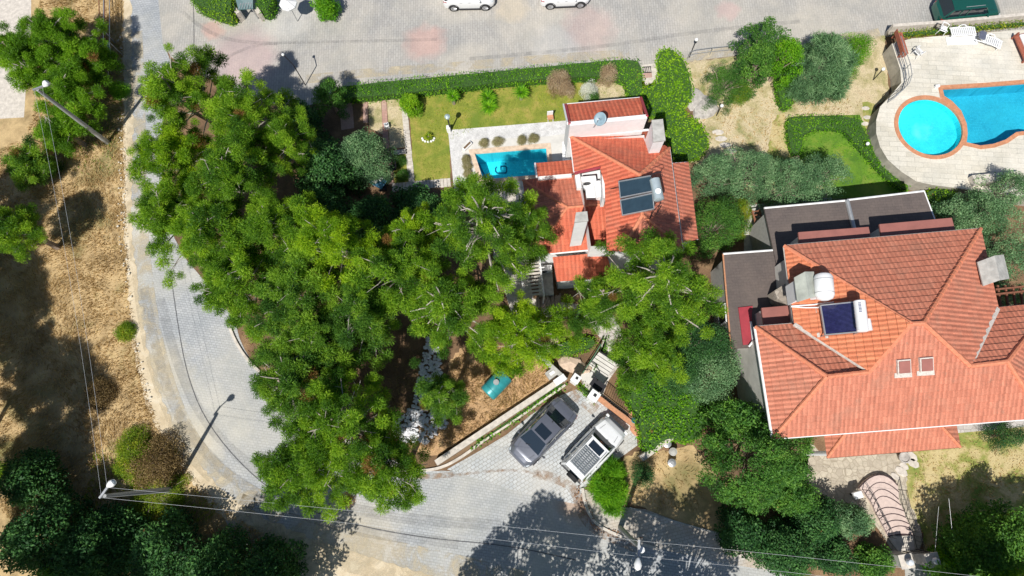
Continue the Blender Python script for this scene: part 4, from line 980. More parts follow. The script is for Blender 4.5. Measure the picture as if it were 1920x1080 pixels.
# evacuated tube heater
def solar2():
    q = [P(1538,573,7.0), P(1607,566,8.0), P(1614,622,8.0), P(1547,628,7.0)]
    r = empty('solar_water_heater', tuple(sum(q,Vector())/4-Vector((0,0,1))), 'solar water heater with dark blue vacuum tubes and a white tank on the large villa', 'solar heater')
    tm = plain('vacuum_tube_glass', (.03,.03,.11), .12, .1, var=.25, scale=5, coat=.8); mb = MB(); n_ = 24
    for k in range(n_):
        t = (k+.5)/n_; mb.tube([q[0]+(q[3]-q[0])*t, q[1]+(q[2]-q[1])*t], .027, 7)
    mb.build('vacuum_tubes', tm, r, smooth=True)
    MB().hull([p-Vector((0,0,.14)) for p in q], [p-Vector((0,0,.09)) for p in q]).build('backing', plain('backing_sheet',(.06,.06,.10),.5), r)
    f = MB(); [f.bar(q[i], q[(i+1)%4], .06, .1) for i in (0,2,3)]
    for p in q: f.tube([p, (p.x,p.y,6.4)], .025, 6)
    f.build('frame', M['steel'], r)
    a, b = P(1611,563,8.4), P(1618,622,8.4); ln = b-a
    o = MB().tube([a, a+ln*.03, a+ln*.97, b], [.2,.27,.27,.2], 20).build('tank', M['whiteplastic'], r, smooth=True)
    mk = MB()
    for k in range(7): p = a+ln*(.12+.045*k)+Vector((-.12,0,.235)); mk.box(p, (.12,.035,.02), R_(-7), R_(-28))
    mk.build('tank_marking', plain('navy_print',(.03,.05,.15),.5), o)
    a, b = P(1623,599,8.3), P(1627,620,8.3); o2 = MB().tube([a, b], .22, 16).build('header_tank', M['whiteplastic'], r, smooth=True)
    mk = MB(); ln = b-a
    for k in range(5): p = a+ln*(.2+.13*k)+Vector((-.12,0,.18)); mk.box(p, (.13,.05,.02), R_(-7), R_(-33))
    mk.build('tank_marking', plain('navy_print',(.03,.05,.15),.5), o2)
    MB().tube([P(1631,616,8.3), P(1633,616,8.3)], .08, 10).build('valve', M['crimson'], o2)
    pp_ = MB(); wp3 = (mNW, P(1489,607,5.9), AP1)
    for u0,v0,u1,v1_ in ((1482,575,1560,568),(1482,576,1536,578)): pp_.tube([on(wp3,u0,v0)+Vector((0,0,.12)), on(wp3,(u0+u1)/2,(v0+v1_)/2+1)+Vector((0,0,.15)), on(wp3,u1,v1_)+Vector((0,0,.2))], .035, 6)
    pp_.build('pipe', M['white'], r)
    ap = MB()
    for a4 in ([(1528,578),(1536,577),(1537,586),(1529,587)],[(1530,625),(1545,622),(1545,632),(1531,633)],[(1598,622),(1622,620),(1618,634),(1600,638)],[(1545,631),(1600,624),(1600,629),(1546,635)]):
        t = [on(wp3,u,v) for u,v in a4]; ap.hull(t, [p+Vector((0,0,.09)) for p in t])
    ap.build('mortar_pads', M['mortar'], r)
solar2()
# red pergola on the east side
pg = empty('pergola', P(1890,550), 'rust red open pergola grid east of the large villa roof', 'pergola')
mb = MB()
for u in (1870,1884,1898,1912): mb.bar(P(u,535,4.3), P(u+6,575,4.3), .09, .12)
for v in (541,550): mb.bar(P(1866,v+2,4.42), P(1922,v-4,4.42), .09, .12)
mb.build('beams', M['rust'], pg)
for u, v in ((1900,545),(1912,570)): q = P(u,v,4.2); MB().tube([q,(q.x,q.y,0)], .06, 6).build('post', M['rust'], pg)
# cluttered court between the roofs
c = P(1422,430,.4)
rk = empty('wooden_rack', (c.x,c.y,0), 'brown wooden rack with rungs in the dark court between the roofs', 'rack', None, R_(8))
MB().box((-.35,0,1.0),(.1,2.2,.1)).build('rail', M['wood'], rk); MB().box((.1,0,1.0),(.1,2.2,.1)).build('rail', M['wood'], rk)
for k in range(9): MB().box((-.12,-1.0+k*.25,1.04),(.5,.06,.05)).build('rung', M['wood'], rk)
for x in (-.35,.1):
    for y in (-1,1): MB().box((x,y,.5),(.09,.09,1.0)).build('leg', M['wood'], rk)
o = MB().box(P(1430,425,.9), (.22,.9,.3), R_(-25)).build('yellow_cloth', plain('yellow_cloth',(.75,.50,.03),.8), bevel=.05); tag(o, 'bright yellow folded cloth in the dark court beside the flat roof', 'cloth')
o = MB().tube([P(1436,436,.8), P(1440,456,.8)], [.2,.28], 12).build('white_bundle', M['whiteplastic'], smooth=True); tag(o, 'rolled white bundle lying in the dark court beside the flat roof', 'bundle')
# ------------------------------------------------------------------ foliage
def unit(n):
    v = rng.normal(size=(n,3)); return v/np.linalg.norm(v,axis=1)[:,None]
def tmpl_needles(n, L, w, r0=.15, up=.25, k=4):
    """a puff: n needle tufts pointing outward from a ball of radius 1 (each tuft = one slim triangle pair fan)"""
    d = unit(n); d[:,2] = d[:,2]*.75 + up; d /= np.linalg.norm(d,axis=1)[:,None]
    base = d*rng.uniform(r0,.85,(n,1))
    j = unit(n)*1.05; dd = d + j; dd /= np.linalg.norm(dd,axis=1)[:,None]
    side = np.cross(dd, unit(n)); side /= np.linalg.norm(side,axis=1)[:,None]
    l = L*rng.uniform(.7,1.3,(n,1))
    T = np.stack([base-side*w/2, base+side*w/2, base+dd*l+side*w*.1], 1)
    return T.reshape(-1,3)
def tmpl_leaves(n, s, flat=.5, r0=.35):
    d = unit(n); base = d*(rng.uniform(r0**3,1,(n,1))**(1/3))
    nr = unit(n) + d*.4 + np.array([0,0,flat]); nr /= np.linalg.norm(nr,axis=1)[:,None]
    a = np.cross(nr, unit(n)); a /= np.linalg.norm(a,axis=1)[:,None]; b = np.cross(nr,a)
    l = s*rng.uniform(.7,1.35,(n,1)); w_ = l*.5
    Q = np.stack([base-a*l*.5, base-b*w_*.5, base+a*l*.5, base+b*w_*.5], 1)
    return Q.reshape(-1,3)
T_PINE = [tmpl_needles(520, .30, .075) for _ in range(5)]
T_FEATH = [tmpl_needles(330, .55, .065, .05, .5) for _ in range(4)]
T_OLIVE = [tmpl_leaves(230, .20, .5) for _ in range(5)]
T_LEAF = [tmpl_leaves(190, .27, .7) for _ in range(5)]
T_BIG = [tmpl_leaves(110, .36, .7) for _ in range(4)]
T_FINE = [tmpl_leaves(260, .16, .5) for _ in range(4)]
def assemble(name, pos_, rad, tm, m, parent=None, fs=3, tint=None, flatz=1.0):
    P_ = []; TT = []
    for i, (p, r) in enumerate(zip(pos_, rad)):
        T = tm[rng.integers(len(tm))]; a = rng.uniform(0,6.28); c, s = math.cos(a), math.sin(a)
        X = np.empty_like(T); X[:,0] = T[:,0]*c - T[:,1]*s; X[:,1] = T[:,0]*s + T[:,1]*c; X[:,2] = T[:,2]*flatz
        P_.append(X*r + np.array(p))
        nf = len(T)//fs; base = (tint[i] if tint is not None else rng.uniform(.3,.7))
        tt = base + rng.uniform(-.22,.22,nf); TT.append(np.clip(tt,0,.86) if base < .88 else np.full(nf,1.3))
    return npmesh(name, np.concatenate(P_), fs, m, parent, np.concatenate(TT))
def branch_tubes(mb, a, b, r0, r1, sag=.0, n=4):
    a, b = Vector(a), Vector(b); pts = []
    for i in range(n+1):
        t = i/n; p = a.lerp(b,t); p.z += sag*math.sin(math.pi*t)
        if 0 < i < n: p += Vector((random.uniform(-.08,.08),)*3)*((b-a).length*.25)
        pts.append(p)
    mb.tube(pts, [r0+(r1-r0)*i/n for i in range(n+1)], 5)
PINES = 'pines of the grove'
def pine(u, v, rpx, ht, label, mat='pine', nb=None, dens=1.0, open_=0.0, lean=None, puff=.48, squash=1.0, spread=None, skip=None, bark='bark', pu=None, group=PINES, name='pine_tree'):
    """umbrella-ish pine: trunk, radiating limbs, needle puffs at and along the limb ends. (u,v) = crown centre, ht = top height"""
    zc = ht*.80; c = P(u,v,zc); ctr0 = P(u,v,zc); R = rpx/F_PX*(H-zc)
    root = empty(name, (c.x,c.y,0), label, 'pine tree' if name == 'pine_tree' else 'tree', group)
    tr = MB(); branch_tubes(tr, (c.x,c.y,0), (c.x+random.uniform(-.3,.3),c.y+random.uniform(-.3,.3),ht*.93), .20, .06, 0, 5)
    tr.build('trunk', M[bark], root, smooth=True)
    nb = nb or int(30*(R/2.6)**1.3*dens)+8
    ph = [random.uniform(0,6.28) for _ in range(3)]
    lim = MB(); ps, rs, tn = [], [], []; bk = 1.15 if open_ else .8
    for i in range(nb):
        th = 2.399963*i + random.uniform(-.35,.35)
        shape = 1 + .16*math.sin(2*th+ph[0]) + .13*math.sin(3*th+ph[1]) + .09*math.sin(5*th+ph[2])
        f = math.sqrt((i+.7)/nb)*random.uniform(.88,1.08)        # radial fraction
        L = R*shape*f
        z = ht - (ht*.42)*f**1.8*squash + random.uniform(-.55,.35)*(1+f*.4)
        e = Vector((c.x+math.cos(th)*L, c.y+math.sin(th)*L, z))
        if skip and skip(e): continue
        zb = max(ht*.35, z - .35*L - .5)
        a = Vector((c.x, c.y, min(zb, ht*.85)))
        branch_tubes(lim, a + (Vector((0,0,.35)) if open_ else Vector()), e + (Vector((0,0,.02)) if open_ else Vector()), (.05+.012*L)*bk*.8, .02*bk, .15+.35*open_, 3)
        base_t = random.uniform(.22,.72)
        for k in range(random.choice((3,4,5)) if f > .3 else (2 if open_ else 3)):
            r_ = puff*random.uniform(.62,1.15)
            o_ = Vector((random.gauss(0,.40), random.gauss(0,.40), random.gauss(-.05,.22)))
            q = e + o_ - (e-a).normalized()*random.uniform(-.1,.7)
            ps.append(tuple(q)); rs.append(r_); tn.append(base_t+random.uniform(-.2,.2) + (.9 if random.random() < .007 else 0))
            if random.random() < .5: lim.tube([e-(e-a)*.18, q], [.016,.007], 4, cap=False)
    lim.build('limbs', M['pale_bark' if bark=='bark' else bark], root)
    assemble('crown', ps, rs, T_PINE, M[mat], root, 3, tn)
    return root
def leafy(u, v, rpx, ht, label, mat, tm, name='tree', cat='tree', group=None, n=None, pr=.5, zfrac=.62, flat=.8, fs=4, lump=.25, trunk=.12, seedshape=None, elong=(1,0), hollow=.0, bark='bark', low=.12, sparse=0):
    zc = ht*zfrac; c = P(u,v,ht*.8); R = rpx/F_PX*(H-ht*.8)
    root = empty(name, (c.x,c.y,0), label, cat, group)
    n = n or int(26*(R/pr/3)**2*1.15)+10
    ph = [random.uniform(0,6.28) for _ in range(3)]; ps, rs, tn = [], [], []; br = MB()
    el, ea = elong
    for i in range(n):
        if sparse and random.random() < sparse: continue
        th = 2.399963*i + random.uniform(-.3,.3); f = math.sqrt((i+.5)/n)*random.uniform(.85,1.05)
        shape = 1 + lump*(.6*math.sin(2*th+ph[0]) + .5*math.sin(3*th+ph[1]) + .4*math.sin(6*th+ph[2]))
        L = max(.0,(R-pr*.55))*shape*f
        x, y = math.cos(th)*L*el, math.sin(th)*L/ (el if el else 1); x, y = x*math.cos(ea)-y*math.sin(ea), x*math.sin(ea)+y*math.cos(ea)
        z = max(ht*low+pr*.4, ht - pr*.6 - (ht*(1-low))*.75*f**2.4*random.uniform(.6,1.1) + random.uniform(-.25,.15))
        e = (c.x+x, c.y+y, z); ps.append(e); rs.append(pr*random.uniform(.7,1.25)); tn.append(random.uniform(.28,.7))
        if f > .6 and random.random() < .8:   # skirt so the side reads as foliage from beside
            ps.append((e[0],e[1],max(pr*.4, z*random.uniform(.35,.7)))); rs.append(pr*1.05); tn.append(random.uniform(.2,.5))
        if i % 3 == 0: branch_tubes(br, (c.x,c.y,ht*.25), e, .045, .012, .1, 3)
    assemble('crown', ps, rs, tm, M[mat], root, fs, tn, flat)
    t_ = MB(); branch_tubes(t_, (c.x,c.y,0), (c.x,c.y,ht*.7), trunk, trunk*.4, 0, 4); t_.build('trunk', M[bark], root, smooth=True)
    br.build('limbs', M[bark], root)
    return root
def inpoly(x, y, poly):
    x = np.asarray(x); y = np.asarray(y); ins = np.zeros(x.shape, bool); n = len(poly)
    for i in range(n):
        x1, y1 = poly[i][0], poly[i][1]; x2, y2 = poly[(i+1)%n][0], poly[(i+1)%n][1]
        if y1 == y2: continue
        ins ^= ((y1 > y) != (y2 > y)) & (x < (x2-x1)*(y-y1)/(y2-y1)+x1)
    return ins
def hedge(name, px, h, label, mat, dens=170, leaf=.10, z0=0.0, cat='hedge', group=None, rough=.18, smooth=1, soft=.35, core=True, jag=3, hump=.0, kind=None, low=0):
    """dense leaf mass on a traced footprint: leaves on the top and down the sides around a solid leafy core"""
    if smooth: px = smooth_loop(px, smooth)
    loop = [P(u,v,z0+h) for u,v in px]; n = len(loop)
    xs = [p.x for p in loop]; ys = [p.y for p in loop]; x0,x1,y0,y1 = min(xs),max(xs),min(ys),max(ys)
    A = (x1-x0)*(y1-y0); N_ = int(A*dens); X = rng.uniform(x0,x1,N_); Y = rng.uniform(y0,y1,N_)
    jx = rng.normal(0,.06,N_); jy = rng.normal(0,.06,N_)
    k = inpoly(X+jx, Y+jy, [(p.x,p.y) for p in loop]); X, Y = X[k], Y[k]
    # lumpy top
    lump = (np.sin(X*2.1+Y*1.3)+np.sin(X*3.7-Y*2.9+1)+np.sin(Y*5.3+X*1.1))/3
    edge = np.full(X.shape, 9.0)
    for i in range(n):
        a, b = loop[i], loop[(i+1)%n]; dx, dy = b.x-a.x, b.y-a.y; L2 = dx*dx+dy*dy+1e-9
        t = np.clip(((X-a.x)*dx+(Y-a.y)*dy)/L2,0,1); edge = np.minimum(edge, np.hypot(X-a.x-t*dx, Y-a.y-t*dy))
    zt = z0 + h + lump*rough*.6 - soft*np.clip(1-edge/.35,0,1)**2 - rng.uniform(0,.2,X.shape)**1.0*.9*min(1,h)
    pts = [np.stack([X,Y,zt],1)]
    for i in range(n):
        a, b = loop[i], loop[(i+1)%n]; L = math.hypot(b.x-a.x,b.y-a.y); m_ = int(L*h*dens*.6)
        if m_:
            t = rng.uniform(0,1,m_); q = np.stack([a.x+(b.x-a.x)*t, a.y+(b.y-a.y)*t, z0+rng.uniform(low,h*.97,m_)],1); q[:,:2] += rng.normal(0,.07,(m_,2)); pts.append(q)
    B = np.concatenate(pts); n_ = len(B)
    nr = unit(n_) + np.array([0,0,.7]); nr /= np.linalg.norm(nr,axis=1)[:,None]
    a = np.cross(nr, unit(n_)); a /= np.linalg.norm(a,axis=1)[:,None]; b = np.cross(nr,a)
    l = leaf*rng.uniform(.6,1.4,(n_,1))
    Q = np.stack([B-a*l*.5, B-b*l*.3, B+a*l*.5, B+b*l*.3],1).reshape(-1,3)
    tint = np.clip(.5 + .18*np.sin(B[:,0]*.9+1)*np.sin(B[:,1]*1.1) + rng.uniform(-.3,.3,n_), 0, .98)
    if not core: o = npmesh(name, Q, 4, M[mat], None, tint)
    else:
        ins = offset_loop([Vector((p.x,p.y,0)) for p in loop], -.1)
        root = empty(name, (sum(xs)/n, sum(ys)/n, z0), label, cat, group)
        npmesh('foliage', Q, 4, M[mat], root, tint)
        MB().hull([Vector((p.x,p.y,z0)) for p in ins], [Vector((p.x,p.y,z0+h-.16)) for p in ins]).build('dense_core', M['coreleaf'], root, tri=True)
        return root
    tag(o, label, cat, group)
    if kind: o['kind'] = kind
    return o
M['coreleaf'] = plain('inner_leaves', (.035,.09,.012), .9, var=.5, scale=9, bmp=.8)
def tufts(name, px, dens, hgt, mat, wd=.04, kind='stuff', z0=.02, lean=.6, smooth=1):
    px = smooth_loop(px, smooth) if smooth else px
    loop = [P(u,v,z0) for u,v in px]; xs = [p.x for p in loop]; ys = [p.y for p in loop]
    A = (max(xs)-min(xs))*(max(ys)-min(ys)); N_ = int(A*dens); X = rng.uniform(min(xs),max(xs),N_); Y = rng.uniform(min(ys),max(ys),N_)
    cl = np.sin(X*1.7+np.sin(Y*2.3))*np.sin(Y*1.9+np.sin(X*1.1)*1.3) + rng.normal(0,.8,N_)
    k = inpoly(X, Y, [(p.x,p.y) for p in loop]) & (cl > -.3); X, Y = X[k], Y[k]; n_ = len(X)
    B = np.stack([X,Y,np.full(n_,z0)],1); sw = np.sin(X*.7+Y*.5)*2+rng.normal(0,.9,n_)
    d = np.stack([np.cos(sw)*lean, np.sin(sw)*lean, rng.uniform(.25,1,n_)],1); d /= np.linalg.norm(d,axis=1)[:,None]
    s = np.cross(d, unit(n_)); s /= np.linalg.norm(s,axis=1)[:,None]; l = hgt*rng.uniform(.4,1.4,(n_,1))
    T = np.stack([B-s*wd/2, B+s*wd/2, B+d*l],1).reshape(-1,3)
    o = npmesh(name, T, 3, M[mat], None, np.clip(.5+.2*np.sin(X*.8)*np.sin(Y*.6)+rng.uniform(-.35,.35,n_),0,1)); o['kind'] = kind; o['label'] = {'straw':'dry straw grass of the verge','dry':'dry brown twiggy undergrowth'}.get(mat,'green low ground growth'); o['category'] = 'grass'
    return o
# ---- the pine grove, from the north-west corner down to the street
grove = [
 (335,165,88,9.5,'pine at the upper left corner of the grove, its tip over the street junction','pine'),
 (455,205,82,9.5,'pine whose top reaches the edge of the red-patched plaza','pine'),
 (530,262,46,8.0,'narrow pine with separate round tufts on the shaded side of the grove','pine'),
 (320,290,90,8.5,'pine leaning over the street beside the upper lamp post shadow','pine_bright'),
 (430,320,88,9.5,'broad pine in the upper middle of the grove','pine'),
 (310,400,78,8.0,'pine overhanging the sandy left edge of the street','pine'),
 (405,430,85,8.5,'dense pine just inside the street bend','pine'),
 (515,430,85,8.5,'pine just left of the brightest yellow-green crown','pine'),
 (615,450,82,10.5,'brightest yellow-green pine in the middle of the grove','pine_bright'),
 (440,525,92,8.0,'pine spreading over the paving where the street bends','pine'),
 (545,560,95,8.5,'dark green pine below the brightest crown','pine_deep'),
 (670,585,85,8.5,'pine with thin pale branches below the brightest crown','pine_deep'),
 (770,435,58,8.0,'small pine beside the shaded strip left of the villa','pine_bright'),
 (735,510,85,9.5,'yellow-green pine right of the brightest crown','pine'),
 (835,570,88,9.5,'pine with bare white limbs left of the villa yard','pine'),
 (590,650,72,8.0,'pine above the bare patch of kerb','pine_deep'),
 (905,415,112,11.5,'tall open pine with a star of pale limbs beside the small pool','pine'),
 (988,425,46,9.0,'pine limb cluster hanging over the red villa roof','pine'),
 (975,625,78,7.5,'light pine between the firewood and the teal tank','pine_bright'),
 (545,715,86,8.5,'pine standing over the kerb left of the dark gap','pine_deep'),
 (635,800,108,9.5,'large pine spreading over the street at the lower end of the grove','pine'),
 (565,880,82,8.5,'pine crown hanging lowest over the street, left of the fallen twigs','pine'),
 (720,880,72,8.0,'pointed pine crown reaching down onto the street pavers','pine'),
 (825,740,40,7.0,'slender pine beside the heap of white stones','pine_deep'),
 (1235,530,116,11.0,'large pine with long white limbs reaching over the brown flat roof','pine'),
 (1132,562,58,8.5,'pine in front of the low red porch roof of the small villa','pine'),
 (1212,655,62,8.5,'pine standing over the flagstone front path','pine'),
]
for (u,v,r,h,l,m) in grove: pine(u, v, r, h, l, m, open_=1 if 'pale limbs' in l or 'white limbs' in l else 0, puff=.50 if r > 60 else .40)
# shaded understorey right of the grove's upper half
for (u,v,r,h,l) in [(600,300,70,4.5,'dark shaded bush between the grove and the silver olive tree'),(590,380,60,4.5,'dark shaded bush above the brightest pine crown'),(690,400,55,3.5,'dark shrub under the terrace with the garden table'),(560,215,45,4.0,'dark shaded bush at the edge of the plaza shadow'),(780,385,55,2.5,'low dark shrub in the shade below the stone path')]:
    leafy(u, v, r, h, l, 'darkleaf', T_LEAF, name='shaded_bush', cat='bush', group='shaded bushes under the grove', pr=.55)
leafy(612,172,38,3.4,'light green bush at the left end of the long hedge','leaf',T_LEAF,name='bush',cat='bush',pr=.34,sparse=.25,lump=.4)
# left top feathery trees
for (u,v,r,h,l,m) in [(90,66,78,4.6,'bright feathery tree at the top left behind the sign','feather'),(160,95,34,3.2,'small feathery tree directly left of the notice board','feather'),(55,130,36,3.2,'low feathery tree between the pale yard and the upper lamp head','feather'),(118,160,62,4.0,'yellow-green feathery tree behind the upper lamp post','feather'),(105,235,40,3.4,'lower feathery tree under the head of the upper lamp post','feather'),(15,85,30,4.5,'feathery tree cut by the left edge near the top','feather'),(50,300,40,2.5,'dark feathery tree in the shade at the left edge','pine_deep')]:
    pine(u, v, r, h, l, m, puff=.5, squash=1.1, group='feathery trees at the top left', name='feathery_tree')
pine(8,420,48,5.5,'pine cut by the left edge above the dry field','pine', group='pines along the left edge')
for k,(u,v,r,h) in enumerate([(-250,400,90,9.0),(-290,600,85,9.0),(-240,900,105,10.5),(-250,1060,90,9.5),(-150,1265,95,10),(20,1285,85,10),(-268,505,85,9),(-275,687,85,9),(-262,820,90,9.5)]): pine(u, v, r, h, ['pine beyond the left edge casting the upper field shadow','pine beyond the left edge between the two field shadows','pine beyond the left edge casting the wide field shadow','pine beyond the lower left corner','pine below the lower left corner, shading the dark bushes','pine below the frame, shading the bushes near the verge','pine beyond the left edge, level with the small pine in view','pine beyond the left edge, level with the street kerb','pine beyond the left edge, level with the dry shrub'][k], 'pine', puff=.6, group='pines along the left edge')
# broadleaf scrub lower left
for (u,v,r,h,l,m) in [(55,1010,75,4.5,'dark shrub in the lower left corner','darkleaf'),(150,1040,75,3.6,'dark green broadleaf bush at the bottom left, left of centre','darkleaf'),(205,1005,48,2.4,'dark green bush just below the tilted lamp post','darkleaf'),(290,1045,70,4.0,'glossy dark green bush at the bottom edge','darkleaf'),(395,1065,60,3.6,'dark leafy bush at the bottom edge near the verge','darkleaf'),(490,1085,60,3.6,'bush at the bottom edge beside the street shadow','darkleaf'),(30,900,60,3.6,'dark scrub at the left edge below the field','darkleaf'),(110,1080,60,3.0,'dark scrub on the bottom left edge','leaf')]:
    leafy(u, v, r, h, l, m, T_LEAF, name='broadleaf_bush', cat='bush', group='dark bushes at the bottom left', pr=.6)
leafy(282,868,52,1.4,'olive brown shrub beside the second lamp post','dry',T_FINE,name='dry_shrub',cat='shrub',pr=.5)
leafy(245,855,48,1.2,'yellow-green shrub left of the olive brown one','yellow',T_FINE,name='dry_shrub',cat='shrub',pr=.4)
leafy(178,735,32,.9,'grey leafless shrub in the middle of the dry field','dry',T_FINE,name='dry_shrub',cat='shrub',pr=.4)
leafy(105,240,30,1.0,'brown thorny shrub beside the upper lamp post','dry',T_FINE,name='dry_shrub',cat='shrub',pr=.4)
leafy(218,165,22,.8,'low green weed clump beside the street at the top','hedge',T_FINE,name='weed_clump',cat='shrub',pr=.35)
leafy(232,620,20,.5,'low olive green weed clump at the field edge','yellow',T_FINE,name='weed_clump',cat='shrub',pr=.35)
leafy(285,935,60,.7,'low green weeds under the second lamp post','yellow',T_FINE,name='weed_clump',cat='shrub',pr=.35)
# trees below the frame whose shadows fall on the street
for k,(u,v,r,h) in enumerate([(285,1215,75,10.5),(385,1235,75,10.5),(800,1385,60,10.5),(905,1362,88,12),(1015,1362,72,11.5),(1215,1300,85,11.0),(1350,1280,85,11)]):
    leafy(u, v, r, h, ['tall tree below the frame, shading the lower left street','tall tree below the frame beside the sandy verge','slim tree below the frame, left of the big street shadow','tall tree below the frame making the middle of the big street shadow','tall tree below the frame opposite the two parked cars','tall tree below the frame opposite the leaning lamp','tall tree below the frame near the right sidewalk'][k], 'leaf', T_BIG, group='tall trees across the street', pr=.6, low=.3, sparse=.08, lump=.4)
# olive and broadleaf trees on the right and centre
OL = 'silvery olive trees'
leafy(675,278,58,4.0,'silver-green olive tree beside the garden table terrace','olive',T_OLIVE,name='olive_tree',cat='olive tree',group=OL,pr=.42)
for (u,v,r,h,l) in [(1350,320,52,4.2,'silvery olive tree just right of the small villa, below the rockery'),(1420,310,56,4.6,'silvery olive tree left of the fresh green lawn'),(1495,330,62,4.6,'silvery olive tree in front of the brown flat roof'),(1560,315,48,4.0,'silvery olive tree reaching over the fresh green lawn'),(1860,395,60,4.2,'silvery olive tree right of the skylit roof, near the planter'),(1905,345,42,4.0,'silvery olive tree below the planter box at the right edge'),(1800,400,42,3.6,'silvery olive tree with white blossom beside the hedge'),(1895,470,58,4.2,'dusky olive tree behind the concrete chimney'),(1905,560,45,3.5,'dusky olive tree behind the rust red pergola')]:
    leafy(u, v, r, h, l, 'olive', T_OLIVE, name='olive_tree', cat='olive tree', group=OL, pr=.40, sparse=.22, lump=.35)
leafy(1352,410,64,4.6,'dense bright green tree between the two villas','leaf',T_FINE,name='broadleaf_tree',pr=.45)
leafy(1398,400,26,2.6,'yellow-green shrub along the dark court','yellow',T_FINE,name='bush',cat='bush',pr=.3,elong=(.55,0))
leafy(1315,640,75,5.5,'dusky blue-green tree left of the brown flat roof','darkleaf',T_FINE,name='broadleaf_tree',pr=.5)
leafy(1262,600,45,5.0,'dusky blue-green tree under the white-limbed pine','darkleaf',T_FINE,name='broadleaf_tree',pr=.5)
leafy(1345,690,62,4.8,'dusky green tree at the corner of the large villa','olive',T_FINE,name='broadleaf_tree',pr=.5)
leafy(1290,692,42,4.2,'dusky blue-green tree above the green ivy mound','darkleaf',T_FINE,name='broadleaf_tree',pr=.45)
leafy(1442,862,94,6.5,'large leafy green tree at the lower corner of the large villa','leaf',T_LEAF,name='broadleaf_tree',pr=.42,lump=.3,sparse=.2)
leafy(1388,785,44,5.0,'leafy green tree between the ivy mound and the villa corner','leaf',T_LEAF,name='broadleaf_tree',pr=.5)
leafy(1560,105,72,4.2,'dense blue-green feathery tree beside the concrete wall','olive',T_FEATH,name='feathery_tree',cat='tree',pr=.6,fs=3,elong=(1.0,0))
leafy(1615,80,34,3.0,'fresh green bush between the feathery tree and the wall','hedge',T_FINE,name='bush',cat='bush',pr=.4)
leafy(1440,62,52,4.5,'light green fig tree leaning over the plaza edge','leaf',T_LEAF,name='fig_tree',pr=.36,lump=.45,sparse=.42)
leafy(1480,95,45,4.2,'yellow-green tree beside the blue-green feathery one','hedge',T_LEAF,name='fig_tree',pr=.36,sparse=.35,lump=.4)
leafy(1430,105,42,3.8,'green tree at the end of the plaza railing','leaf',T_LEAF,name='fig_tree',pr=.4,sparse=.2)
leafy(1364,148,45,3.0,'dark round shrub in the middle of the dry garden','leaf',T_FINE,name='round_shrub',cat='shrub',pr=.32,sparse=.25,lump=.35)
leafy(1395,165,22,1.8,'sparse pale shrub beside the dark round shrub','yellow',T_FINE,name='round_shrub',cat='shrub',pr=.3)
leafy(1330,660,30,2.5,'small green bush beside the dusky trees','hedge',T_FINE,name='bush',cat='bush',pr=.35)
leafy(1608,978,34,2.2,'round pale green shrub left of the curved stairs','olive',T_LEAF,name='round_shrub',cat='shrub',pr=.35)
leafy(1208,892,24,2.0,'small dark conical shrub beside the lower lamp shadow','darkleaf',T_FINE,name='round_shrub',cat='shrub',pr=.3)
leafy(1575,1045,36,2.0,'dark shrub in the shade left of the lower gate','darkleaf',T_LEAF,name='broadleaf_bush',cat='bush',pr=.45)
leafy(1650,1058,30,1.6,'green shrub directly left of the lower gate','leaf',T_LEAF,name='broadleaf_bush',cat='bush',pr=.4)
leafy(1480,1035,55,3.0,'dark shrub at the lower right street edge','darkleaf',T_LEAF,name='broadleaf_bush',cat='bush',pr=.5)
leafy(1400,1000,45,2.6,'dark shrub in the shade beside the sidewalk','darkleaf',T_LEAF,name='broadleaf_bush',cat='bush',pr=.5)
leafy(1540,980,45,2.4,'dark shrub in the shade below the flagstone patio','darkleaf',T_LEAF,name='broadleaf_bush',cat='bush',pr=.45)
leafy(1500,930,40,3,'green shrub below the large leafy tree','leaf',T_LEAF,name='broadleaf_bush',cat='bush',pr=.45)
for (u,v,r,h,l,m) in [(1858,1035,62,3.6,'rose bush mass with pale yellow blooms, lower right','leaf'),(1905,1010,55,4.5,'tall bush with yellow blooms at the right edge','leaf'),(1795,1065,36,2.2,'green bush right of the lower gate','hedge'),(1880,1080,60,3.2,'yellow-green bush at the bottom right corner','lime')]:
    leafy(u, v, r, h, l, m, T_LEAF, name='flowering_bush', cat='bush', group='bushes at the lower right', pr=.5)
for k,(u,v) in enumerate([(1935,1200),(2070,1190)]): leafy(u, v, 75, 9, ['tall tree below the frame shading the patchy lawn','tall tree off the lower right corner'][k], 'leaf', T_BIG, group='tall trees across the street', pr=.7, low=.3)
leafy(1905,815,28,2.5,'bluish shrub at the right edge below the large roof','darkleaf',T_FINE,name='bush',cat='bush',pr=.35)
leafy(1146,922,38,1.4,'bright green bush behind the white off-roader','hedge',T_FEATH,name='grassy_bush',cat='bush',pr=.5,fs=3)
leafy(1152,882,20,1.2,'green bush touching the tail of the white off-roader','hedge',T_FEATH,name='grassy_bush',cat='bush',pr=.45,fs=3)
